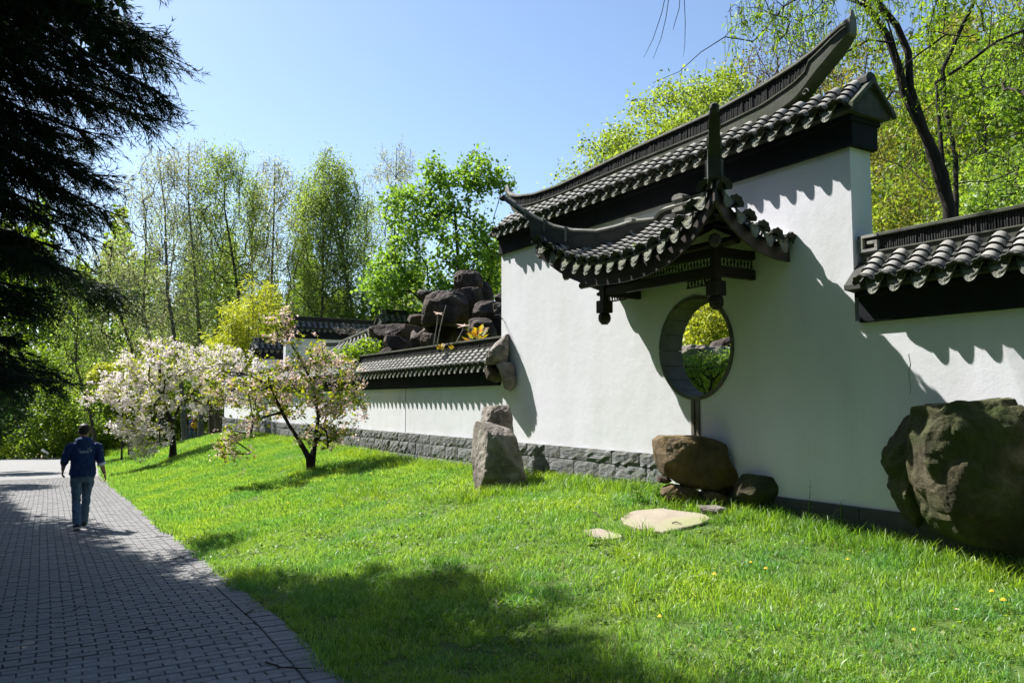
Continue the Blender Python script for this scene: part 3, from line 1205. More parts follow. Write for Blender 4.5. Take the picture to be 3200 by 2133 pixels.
    bl.loft([[p + Vector((x, y, z)) for y, z in ((-.10, .03), (.10, .03), (.10, .075), (.05, .10), (-.05, .10), (-.10, .075))] for x in (-.09, .09)])
    bl.build('ridge_block', M['cap'], tr)
    # mortar fillets where the roof meets the wall
    for s in (-1, 1):
        f = MB()
        rings = []
        for k in range(9):
            a = lerp(1.62, .50, k / 8)
            z = zside(a, 0) + .05
            rings.append([W(s * a, -.002, z - .02), W(s * a, .09, z - .01), W(s * a, .085, z + .025), W(s * a, .03, z + .085), W(s * a, -.002, z + .11)])
        f.loft(rings)
        f.build('mortar_fillet', M['plaster'], can)
    # hanging posts
    O1 = .64
    for s in (-1, 1):
        p = W(s * 1.07, O1, 0)
        m = MB()
        T_ = Matrix.Translation(p)
        m.box(-.048, .048, -.048, .048, 3.055, 3.55, T_)
        pt = m.build('hanging_post', M['timber'], can, bevel=.004)
        m = MB()
        m.box(-.085, .085, -.085, .085, 2.885, 3.06, T_)
        m.build('post_collar', M['timber'], pt, bevel=.006)
        m = MB()
        n = 8
        rings = []
        for z, r in ((2.885, .062), (2.86, .085), (2.815, .092), (2.77, .085), (2.738, .055), (2.725, .05)):
            rings.append([p + Vector((r * cos(pi / n + 2 * pi * k / n), r * sin(pi / n + 2 * pi * k / n), z)) for k in range(n)])
        m.loft(rings)
        m.build('post_drop', M['timber'], pt)
    # beams
    def beam(x0, x1, y0, y1, z0, z1, name='beam', mat='timber'):
        m = MB()
        m.box(x0, x1, y0, y1, z0, z1)
        return m.build(name, M[mat], can, bevel=.004)
    xo = WX - O1
    y0, y1 = CY - 1.07, CY + 1.07
    beam(xo - .035, xo + .035, y0 + .05, y1 - .05, 3.12, 3.24)
    beam(xo - .035, xo + .035, y0 + .05, y1 - .05, 3.37, 3.47)
    for y in (y0, y1):
        beam(xo + .05, WX - .001, y - .035, y + .035, 3.12, 3.24)
        beam(xo + .05, WX - .001, y - .035, y + .035, 3.37, 3.47)
    # carved lattice panels: small crossing and curling bars
    def lattice(P0, ux, length, z0, z1, name='lattice_panel'):
        m = MB()
        R2 = random.Random(int(length * 100))
        k = int(length / .055)
        for i in range(k):
            c = P0 + ux * ((i + .5) * length / k)
            h = z1 - z0
            pts1 = [c + ux * (-.026) + Vector((0, 0, z0)), c + ux * .010 + Vector((0, 0, z0 + h * .45)), c + ux * (-.012) + Vector((0, 0, z0 + h * .62)), c + ux * .026 + Vector((0, 0, z1))]
            pts2 = [c + ux * .026 + Vector((0, 0, z0)), c + ux * (-.014) + Vector((0, 0, z0 + h * .40)), c + ux * (.014) + Vector((0, 0, z0 + h * .68)), c + ux * (-.026) + Vector((0, 0, z1))]
            m.tube(pts1, .0075, 4)
            m.tube(pts2, .0075, 4)
            cc = c + Vector((0, 0, (z0 + z1) / 2 + R2.uniform(-.02, .02)))
            m.tube([cc + ux * (.02 * cos(t)) + Vector((0, 0, .02 * sin(t))) for t in (0, 1.3, 2.6, 3.9, 5.2, 6.28)], .006, 4)
        for zz in (z0, z1):
            m.tube([P0 + Vector((0, 0, zz)), P0 + ux * length + Vector((0, 0, zz))], .008, 4)
        return m.build(name, M['timber'], can)
    lattice(Vector((xo, y0 + .05, 0)), Vector((0, 1, 0)), 2.04, 3.245, 3.365)
    for y in (y0, y1): lattice(Vector((xo + .05, y, 0)), Vector((1, 0, 0)), .58, 3.245, 3.365)
    lattice(Vector((xo, y0 + .09, 0)), Vector((0, 1, 0)), .40, 3.03, 3.115, 'corner_bracket')
    lattice(Vector((xo, y1 - .49, 0)), Vector((0, 1, 0)), .40, 3.03, 3.115, 'corner_bracket')
    # round purlins and the hip logs
    m = MB()
    m.tube([(xo, CY - 1.42, 3.50), (xo, CY + 1.42, 3.50)], .055, 10)
    m.build('purlin', M['timber'], can)
    for s in (-1, 1):
        m = MB()
        p0, p1 = W(s * .95, .52, 3.52), W(s * 1.42, 1.0, 3.45)
        m.tube([p0, p1], .05, 8)
        d = (p1 - p0).normalized()
        m.tube([p1 - d * .01, p1 + d * .02, p1 + d * .07, p1 + d * .09], [.05, .075, .075, .05], 8)
        m.build('hip_log', M['timber2'], can)
    m = MB()
    m.tube([W(1.07, .64, 3.34), W(1.62, .64, 3.34)], .05, 8)
    m.build('purlin_end', M['timber'], can)
    m = MB()
    m.tube([W(1.20, .60, 3.30), W(1.22, .60, 3.20), W(1.27, .60, 3.17)], [.03, .02, .03], 6)
    m.build('bracket_end', M['timber'], can)
canopy()


# ================================================================== ROCKS
def rock(name, px_outline, D, thick, mat, label, cat='rock', seed=1, rough=1.0, side=1.0, cutk=(.58, .90), smn=.80, extra=(), N=90, K=20, tilt=0.0, group=None, p=6.0, q=.3, parent=None):
    """solid stone whose broad side was measured at distance D (m along the view); thick = its depth in metres"""
    pts = [at(x, y, D=D) for x, y in px_outline]
    c = sum(pts, Vector()) / len(pts)
    fw = Vector((sin(TH), cos(TH), 0))
    # resample outline by arc length with some corner rounding
    L = [0]
    for i in range(len(pts)): L.append(L[-1] + (pts[(i + 1) % len(pts)] - pts[i]).length)
    tot = L[-1]
    ring = []
    for k in range(N):
        s = tot * k / N
        i = max(0, int(np.searchsorted(L, s, side='right')) - 1)
        i = min(i, len(pts) - 1)
        t = (s - L[i]) / max(1e-6, L[i + 1] - L[i])
        ring.append(pts[i].lerp(pts[(i + 1) % len(pts)], t))
    ring = [(ring[i - 1] + ring[i] * 4 + ring[(i + 1) % N]) / 6 for i in range(N)]
    size = tot / 4
    v, f = [], []
    Rr = random.Random(seed * 31 + 5)
    cuts = []
    rt = Vector((cos(TH), -sin(TH), 0))
    for _ in range(int(16 + 6 * rough)):
        nv = (-fw * Rr.uniform(.45, 1.2) + rt * Rr.uniform(-side, side) + Vector((0, 0, Rr.uniform(-.7, 1.1)))).normalized()
        sup = max((p_ - c).dot(nv) for p_ in ring) + thick * .5 * max(0, -nv.dot(fw)) * .8
        cuts.append((nv, sup * Rr.uniform(*cutk)))
    for a_, b_, z_, k_ in extra:
        nv = (-fw * a_ + rt * b_ + Vector((0, 0, z_))).normalized()
        sup = max((p_ - c).dot(nv) for p_ in ring) + thick * .5 * max(0, -nv.dot(fw)) * .8
        cuts.append((nv, sup * k_))
    def put(P, ease):
        for nv, h_ in cuts:
            e_ = (P - c).dot(nv) - h_
            if e_ > 0: P = P - nv * e_ * .97
        sd_ = Vector((seed * 13.1, seed * .7, 5))
        n1 = noise.noise_vector(P * (1.6 / size) + sd_)
        cell = noise.voronoi(P * (2.4 / size) + sd_)[0]
        cell2 = noise.voronoi(P * (7.5 / size) + sd_)[0]
        tb = noise.turbulence(P * (4.5 / size) + sd_, 6, False)
        d = (P - c).normalized()
        amp = size * .042 * rough
        g1 = min(1.0, (cell[1] - cell[0]) * 3.2)
        g2 = min(1.0, (cell2[1] - cell2[0]) * 3.5)
        return P + n1 * .25 * amp * ease + d * amp * ease * ((g1 - 1) * .55 + (g2 - 1) * .30 - (tb - .6) * .75)
    layers = []
    smin = None
    for k in range(K + 1):
        t = -1 + 2 * k / K
        tt = math.copysign(abs(t) ** .8, t)
        s_ = max(smn, max(0.0, 1 - abs(tt) ** p) ** q)
        layers.append((tt, s_))
    nc = max(6, int(N / 9))
    front = [(-1 - .10 * (1 - (i / nc)) ** .5 * 0 - .06 * (1 - (i / nc) ** 2), smn * i / nc) for i in range(nc)]
    front[0] = (front[0][0], .01)
    back = [(1.0, .55), (1.02, .25), (1.03, .01)]
    layers = front + layers + back
    K = len(layers) - 1
    for tt, s_ in layers:
        off = fw * (tt * thick / 2)
        for r in ring:
            P = c + (r - c) * s_ + off + Vector((0, 0, -tilt * tt * thick))
            v.append(put(P, .35 + .65 * min(1, abs(tt) * 2)))
    for k in range(K):
        for j in range(N):
            a, b = k * N + j, k * N + (j + 1) % N
            f.append((a, b, b + N, a + N))
    base = Vector((c.x, c.y, min(x[2] for x in pts)))
    v = [Vector(q_) - base for q_ in v]
    me = raw_mesh(name, v, f)
    bm = bmesh.new()
    bm.from_mesh(me)
    bmesh.ops.recalc_face_normals(bm, faces=bm.faces)
    bm.to_mesh(me)
    bm.free()
    o = link(name, me, M[mat], None, smooth=False)
    o.location = base
    try:
        pass
    except Exception:
        pass
    tag(o, label, cat, group)
    return o

def V(pts, s=1.0):
    return [(x * s, y * s) for x, y in pts]
K1 = 3200 / 2352
rock('boulder', V([(2125, 960), (2118, 932), (2180, 925), (2260, 915), (2360, 908), (2520, 906), (2680, 925), (2720, 1060), (2700, 1200), (2560, 1262), (2400, 1264), (2310, 1262), (2230, 1250), (2180, 1225), (2150, 1190), (2125, 1120), (2112, 1060), (2110, 1000)], K1), 7.32, .70, 'rock_moss',
     'huge mossy boulder leaning on the low wall at the right edge of the picture', seed=3, N=230, K=60, rough=.7, p=9, q=.18, side=.25, cutk=(.88, 1.0), smn=.9, extra=((.35, -.5, .9, .93), (.7, -.7, .0, .86)))
rock('boulder', V([(2118, 935), (2135, 960), (2140, 1050), (2160, 1150), (2150, 1225), (2110, 1215), (2080, 1175), (2062, 1130), (2070, 1100), (2044, 1075), (2040, 1050), (2055, 1025), (2075, 995), (2095, 965)], K1), 7.85, .5, 'rock_moss',
     'dark knobbly rock squeezed between the huge boulder and the shaded white wall', seed=5, N=140, K=30, rough=1.1)
rock('boulder', V([(1502, 1010), (1520, 1000), (1560, 1000), (1605, 1000), (1640, 1008), (1660, 1018), (1664, 1050), (1680, 1075), (1695, 1100), (1688, 1128), (1665, 1136), (1620, 1125), (1560, 1110), (1520, 1085), (1512, 1065), (1506, 1040)], K1), 10.15, .75, 'rock_ochre',
     'brown ochre-stained boulder set into the wall right under the moon window', seed=8, N=170, K=40, rough=.5, p=6, q=.3, side=.8, cutk=(.78, .97), smn=.88, extra=((.5, -.9, .25, .80),))
rock('rock', V([(1526, 1120), (1545, 1112), (1590, 1118), (1608, 1130), (1605, 1148), (1575, 1156), (1535, 1150), (1520, 1135)], K1), 9.95, .5, 'rock_ochre',
     'squarish brown stone below the left end of the ochre boulder', seed=11)
rock('rock', V([(1612, 1130), (1640, 1128), (1668, 1138), (1672, 1152), (1650, 1160), (1615, 1152)], K1), 9.8, .45, 'rock_ochre',
     'small brown stone below the right end of the ochre boulder', seed=12, N=48, K=8)
rock('rock', V([(1512, 1092), (1535, 1096), (1545, 1104), (1530, 1110), (1512, 1106)], K1), 10.1, .3, 'rock_brown',
     'small wedge stone at the left under the ochre boulder', seed=13, N=36, K=8)
rock('rock', V([(1605, 1162), (1650, 1160), (1668, 1166), (1655, 1178), (1612, 1180)], K1), 9.5, .5, 'rock_grey',
     'flat low stone between the sandstone slab and the small brown stone', seed=14, N=40, K=8)
rock('boulder', V([(1690, 1145), (1696, 1115), (1715, 1090), (1760, 1092), (1796, 1100), (1798, 1112), (1790, 1140), (1770, 1150), (1720, 1160)], K1), 9.55, .6, 'rock_moss',
     'low shaded rock with a flat top right of the ochre boulder', seed=15, rough=.7)
rock('standing_stone', V([(1085, 985), (1092, 967), (1130, 972), (1170, 985), (1188, 1010), (1196, 1040), (1202, 1070), (1212, 1110), (1210, 1125), (1160, 1140), (1125, 1142), (1095, 1138), (1088, 1100), (1082, 1050)], K1), 12.9, .75, 'rock_grey',
     'tall upright grey-brown stone standing in the grass before the end of the tall wall', seed=17, N=170, K=44, rough=.6, p=8, q=.2, side=.8, cutk=(.80, .99), smn=.9, extra=((.55, -.95, .12, .62), (.3, .1, 1.0, .93)))
rock('rock', V([(1104, 970), (1108, 938), (1130, 930), (1170, 930), (1176, 960), (1180, 1000), (1150, 1010), (1110, 1005)], K1), 13.9, .45, 'rock_grey',
     'rough grey rock on the plinth directly behind the upright stone', seed=18, rough=1.3)
rock('rock', V([(1112, 838), (1118, 815), (1135, 790), (1160, 768), (1168, 766), (1168, 800), (1166, 830), (1140, 836)], K1), 14.6, .7, 'rock_grey',
     'pointed grey rock standing on the tile coping against the tall wall', seed=19, rough=1.0)
rock('rock', V([(1138, 834), (1160, 830), (1180, 834), (1186, 860), (1184, 890), (1170, 898), (1158, 892), (1150, 860)], K1), 14.45, .45, 'rock_grey',
     'wedge-shaped grey rock hanging at the junction of the low and tall walls', seed=20, rough=.9)
rock('rock', V([(1110, 845), (1130, 840), (1150, 850), (1160, 872), (1140, 878), (1118, 870)], K1), 14.7, .5, 'rock_brown',
     'rounded dark rock beside the wedge-shaped rock, over the dark band', seed=23, rough=.6)

# the rockery behind the low wall
Q = 450 / 2352
def Z8(pts): return [(1150 + x * Q, 820 + y * Q) for x, y in pts]
RK = [
    ([(1405, 200), (1450, 155), (1620, 145), (1780, 150), (1850, 210), (1885, 290), (1870, 440), (1640, 450), (1410, 470)], 20.6, 1.0, 'reddish black block on the very top of the rockery'),
    ([(1700, 440), (1880, 320), (1960, 340), (2030, 440), (2055, 560), (2040, 660), (1850, 700), (1700, 600)], 20.9, 1.2, 'black rounded rock leaning behind the top block of the rockery'),
    ([(815, 480), (860, 450), (1000, 470), (1100, 490), (1080, 540), (940, 600), (900, 700), (880, 580), (815, 560)], 20.4, .9, 'dark rock with a jutting nose at the upper left of the rockery'),
    ([(1340, 490), (1500, 465), (1700, 430), (1860, 450), (1880, 640), (1800, 900), (1650, 960), (1500, 900), (1400, 700)], 20.2, 1.4, 'broad black slab right of the tall brown face of the rockery'),
    ([(950, 570), (1100, 500), (1250, 485), (1400, 500), (1560, 510), (1640, 640), (1640, 900), (1600, 1060), (1300, 1020), (1100, 990), (980, 1030), (885, 1050), (890, 850), (920, 680)], 19.6, 1.5, 'big red-brown cliff-like rock in the middle of the rockery'),
    ([(650, 950), (680, 870), (800, 850), (900, 860), (920, 1000), (850, 1030), (700, 1000)], 20.8, 1.0, 'small pale grey rock left of the red-brown cliff rock'),
    ([(10, 1150), (40, 1060), (200, 1030), (480, 1010), (700, 1030), (880, 1040), (900, 1200), (700, 1260), (400, 1230), (150, 1250), (20, 1240)], 22.4, 1.3, 'long low brown rock at the left end of the rockery'),
    ([(150, 1240), (300, 1210), (500, 1200), (650, 1250), (760, 1330), (850, 1500), (700, 1600), (300, 1600), (180, 1450)], 22.0, 1.0, 'dark rock under the long low brown rock'),
    ([(870, 1190), (940, 1150), (1100, 1180), (1140, 1300), (1130, 1450), (900, 1480), (865, 1300)], 18.6, .9, 'squarish grey-green rock low in the middle of the rockery'),
    ([(700, 1100), (1000, 1040), (1300, 1030), (1600, 1060), (1650, 1250), (1600, 1450), (1100, 1500), (800, 1500), (700, 1300)], 20.5, 1.3, 'dark base rock under the red-brown cliff rock'),
    ([(1720, 780), (1760, 680), (1850, 640), (2000, 630), (2100, 650), (2120, 900), (2050, 1000), (1800, 950), (1710, 900)], 19.0, 1.1, 'grey cracked rock at the right of the rockery'),
    ([(1650, 950), (1800, 900), (2000, 930), (2100, 1100), (2120, 1350), (1900, 1450), (1650, 1400)], 18.6, 1.2, 'black rock under the grey cracked rock'),
    ([(2040, 700), (2120, 660), (2260, 680), (2350, 800), (2350, 1250), (2150, 1300), (2060, 1000)], 18.9, 1.1, 'dark rock at the right end of the rockery beside the tall wall'),
    ([(2060, 560), (2150, 510), (2300, 520), (2330, 700), (2100, 700)], 19.9, .9, 'small brown rock top right of the rockery beside the tall wall'),
    ([(170, 1480), (250, 1410), (350, 1385), (420, 1400), (430, 1480), (300, 1560), (180, 1560)], 21.7, .6, 'low pale-topped rock peeping over the coping at the left of the rockery'),
]
for i, (o_, D, th, lb) in enumerate(RK):
    rock('rock', Z8(o_), D, th, 'rock_dark' if i not in (5, 8) else 'rock_brown', lb, seed=40 + i, N=110, K=24, rough=.8, p=7, q=.22, side=1.1, cutk=(.60, .92), smn=.90, extra=((.6, -.9, .1, .72),) if i in (4, 0, 10) else (), group='rocks of the rockery')

# rocks seen through the moon window
rock('rock', [(2070, 1110), (2100, 1085), (2160, 1078), (2215, 1082), (2300, 1090), (2340, 1130), (2280, 1150), (2150, 1140), (2080, 1140)], 14.2, .9, 'rock_grey', 'pale grey layered rock seen through the moon window', seed=70)
rock('rock', [(2222, 1085), (2235, 1065), (2280, 1052), (2340, 1048), (2360, 1120), (2260, 1120)], 14.8, .9, 'rock_dark', 'dark tilted rock seen through the moon window at its right side', seed=71)

# flat stones in the lawn
def slab(px_outline, label, seed, h=.035):
    P = [at_ground(x, y) for x, y in px_outline]
    c = sum(P, Vector()) / len(P)
    R = random.Random(seed)
    n = 40
    L = len(P)
    ring = []
    for k in range(n):
        s = k / n * L
        i = int(s)
        p = P[i % L].lerp(P[(i + 1) % L], s - i)
        p = c + (p - c) * (1 + .05 * noise.noise((k * .7, seed, 0)))
        ring.append(p)
    mb = MB()
    for r_, dz in ((1, -.05), (1, h - .008), (.97, h), (.6, h + .004), (.2, h + .002)):
        pass
    rings = []
    for s_, dz in ((1, -.06), (1, h - .008), (.975, h), (.6, h + .006), (.15, h + .003)):
        rings.append([Vector((c.x + (p.x - c.x) * s_, c.y + (p.y - c.y) * s_, lerp(c.z, p.z, s_ if s_ > .15 else .15) + dz)) - c for p in ring])
    mb.loft(rings)
    me = raw_mesh('stone_slab', mb.v, mb.f)
    o = link('stone_slab', me, M['slab'], None, smooth=False)
    o.location = c
    tag(o, label, 'stone slab')
    return ring
SLABS = [slab([(1940, 1625), (1975, 1605), (2060, 1596), (2130, 1606), (2195, 1612), (2225, 1628), (2190, 1645), (2130, 1660), (2070, 1672), (1990, 1660), (1950, 1645)], 'large flat sandstone slab in the grass before the ochre boulder', 4),
         slab([(1820, 1662), (1870, 1655), (1935, 1672), (1950, 1682), (1890, 1692), (1850, 1682)], 'smaller flat stone in the grass left of the large slab', 5, .02)]

# ================================================================== BUILDINGS OF THE GARDEN BEHIND
def gate_wall(loc, L, zt, label, hbot=0.0, cat='wall', end1=True, body=None, name='garden_wall', fr1=False, rz=0.0):
    g = empty(name, loc, rz, label, cat)
    b = MB()
    b.box(.08, L - .08, 0, .35, hbot, zt - .30)
    b.build('wall_body', M['plaster'], g, wc=False)
    wall_roof(g, 0, L, zt, .35, slats=.05, fret0=True, fret1=fr1, end1=end1, R=random.Random(int(L * 10)))
    return g
a0 = at(888, 1035, D=33.0)
gate_wall((a0.x, a0.y, 0), 4.6, 4.62, 'far white wall with dark tiled coping that runs behind the rockery')
a1 = at(1188, 1030, D=30.5)
gate_wall((a1.x, a1.y, 0), 2.6, 4.60, 'raised end piece of the far wall with a white key ornament, left of the rockery', end1=True)
a2 = at(790, 1100, D=34.5)
gate_wall((a2.x, a2.y, 0), 1.75, 3.82, 'short white gate wall with tiled coping behind the two cherry trees')
a3 = at(930, 1100, D=33.6)
gate_wall((a3.x - .2, a3.y, 0), 1.1, 3.72, 'narrow gate wall with tiled coping half hidden by the top of the pink cherry tree', fr1=True)

# low tiled hall roof between the far wall and the rockery
def hall():
    D = 28.0
    p = [at(1000, 1120, D=26.5), at(1175, 1120, D=26.0), at(1235, 1125, D=27.0), at(1155, 1043, D=29.5), at(1060, 1082, D=30.5)]
    g = empty('hall', (p[0].x, p[0].y, 0), 0, 'small hall with a hipped grey tiled roof between the far wall and the rockery', 'building')
    # eave front p0 -> p1, ridge p4 -> p3, side p1 -> p2 -> p3
    eL, eR, rR, rL, sR = p[0], p[1], p[3], p[4], p[2] + Vector((1.0, 1.4, 0))
    m = MB()
    m.add([eL, eR, rR, rL], [(0, 1, 2, 3)])
    m.add([eR, sR, rR], [(0, 1, 2)])
    dn = Vector((0, 0, -.12))
    m.add([eL, eR, eR + dn, eL + dn], [(0, 1, 2, 3)])
    m.add([eR, sR, sR + dn, eR + dn], [(0, 1, 2, 3)])
    m.add([eL + dn, eR + dn, rR + dn, rL + dn], [(0, 1, 2, 3)])
    roof = m.build('roof', M['tile_dark'], g)
    def rows(a, b, c, d, n):
        for i in range(n):
            t = (i + .5) / n
            s, e = a.lerp(b, t), d.lerp(c, t)
            L = (e - s).length
            u = (e - s).normalized()
            k = 0
            x = 0
            across = (b - a).normalized()
            while x < L - .1:
                place(TILE, 'roof_tile', roof, s + u * x - g.location + Vector((0, 0, .03)), across, u + Vector((0, 0, .07)))
                x += .13
    # children of the roof use its frame (offset by -g.location already on the roof mesh), so undo it
    g_loc = g.location.copy()
    def rows2(a, b, c, d, n):
        for i in range(n):
            t = (i + .5) / n
            s, e = a.lerp(b, t), d.lerp(c, t)
            L = (e - s).length
            u = (e - s).normalized()
            across = (b - a).normalized()
            x = 0
            while x < L - .08:
                place(TILE, 'roof_tile', roof, s + u * x + Vector((0, 0, .03)), across, u + Vector((0, 0, .07)))
                x += .14
    rows2(eL, eR, rR, rL, 9)
    # hip side, rows shorten towards the hip
    for i in range(6):
        t = (i + .5) / 6
        s = eR.lerp(sR, t)
        e = rR.lerp(sR, max(0, t - .0))
        u = (rR - eR.lerp(sR, .5)).normalized()
        L = (e - s).length * .95
        x = 0
        while x < L:
            place(TILE, 'roof_tile', roof, s + (e - s).normalized() * x + Vector((0, 0, .03)), (sR - eR).normalized(), (e - s).normalized() + Vector((0, 0, .07)))
            x += .14
    hr = MB()
    hr.tube([eR + Vector((-.05, -.1, .10)), eR.lerp(rR, .5) + Vector((0, 0, .10)), rR + Vector((0, 0, .14))], .09, 8)
    hr.build('hip_ridge', M['ridge'], roof)
    hr = MB()
    hr.tube([rL + Vector((-.5, .1, .06)), rL + Vector((0, 0, .10)), rR + Vector((0, 0, .14))], .09, 8)
    hr.build('main_ridge', M['ridge'], roof)
    w = MB()
    w.add([Vector((eL.x, eL.y + .7, 0)), Vector((eR.x - .3, eR.y + .7, 0)), Vector((eR.x - .3, eR.y + .7, eR.z - .1)), Vector((eL.x, eL.y + .7, eL.z - .1))], [(0, 1, 2, 3)])
    w.box(eL.x + .1, eR.x - .3, eL.y + .7, eL.y + 3.0, 0, eL.z - .12)
    w.build('wall_body', M['plaster'], g)
hall()
# pavilion glimpsed through the moon window
pw = at(2060, 1010, D=24)
gate_wall((pw.x - .5, pw.y, 0), 3.2, pw.z - .1, 'dark tiled pavilion edge seen through the moon window behind the weeping tree')

# ================================================================== VEGETATION
def leafmesh(P, size, w=.6, up=0.3, droop=0.0, fold=.25, r=None, aspect_var=.3):
    """one folded four-cornered leaf at every point"""
    r = r or rng
    n = len(P)
    a = r.normal(size=(n, 3))
    a[:, 2] = a[:, 2] * .6 - droop
    a /= np.linalg.norm(a, axis=1, keepdims=True) + 1e-9
    nn = r.normal(size=(n, 3))
    nn[:, 2] += up * 3
    b = np.cross(a, nn)
    b /= np.linalg.norm(b, axis=1, keepdims=True) + 1e-9
    c = np.cross(a, b)
    s = (size * (1 + aspect_var * r.normal(size=n)).clip(.4, 1.8))[:, None] if np.isscalar(size) else size[:, None]
    ww = w * (1 + .2 * r.normal(size=n))[:, None]
    v0 = P
    v1 = P + a * s * .45 + b * s * ww * .5 + c * s * fold * .3
    v2 = P + a * s
    v3 = P + a * s * .45 - b * s * ww * .5 + c * s * fold * .3
    V_ = np.stack([v0, v1, v2, v3], 1).reshape(-1, 3)
    return V_, np.arange(n * 4).reshape(-1, 4)


def blossommesh(P, size, r=None):
    """small open flowers: two crossed petals each"""
    r = r or rng
    v1, f1 = leafmesh(P, size, 1.0, .4, 0, .5, r)
    v2, f2 = leafmesh(P + r.normal(size=P.shape) * size * .25, size, 1.0, .2, 0, .5, r)
    return np.concatenate([v1, v2]), np.concatenate([f1, f2 + len(v1)])


def frustums(A, B, ra, rb, n=4):
    d = B - A
    L = np.linalg.norm(d, axis=1, keepdims=True) + 1e-9
    d = d / L
    ref = np.where(np.abs(d[:, 2:3]) < .9, np.array([[0, 0, 1.]]), np.array([[1., 0, 0]]))
    u = np.cross(d, ref)
    u /= np.linalg.norm(u, axis=1, keepdims=True) + 1e-9
    w = np.cross(d, u)
    vs = []
    B2 = B + d * np.minimum(L * .12, rb[:, None])
    for X, r_ in ((A, ra), (B2, rb)):
        for k in range(n):
            t = 2 * pi * k / n
            vs.append(X + (u * cos(t) + w * sin(t)) * r_[:, None])
    m = len(A)
    V_ = np.stack(vs, 1).reshape(-1, 3)
    base = np.arange(m)[:, None] * (2 * n)
    fs = []
    for k in range(n):
        k2 = (k + 1) % n
        fs.append(np.concatenate([base + k, base + k2, base + n + k2, base + n + k], 1))
    return V_, np.concatenate(fs)


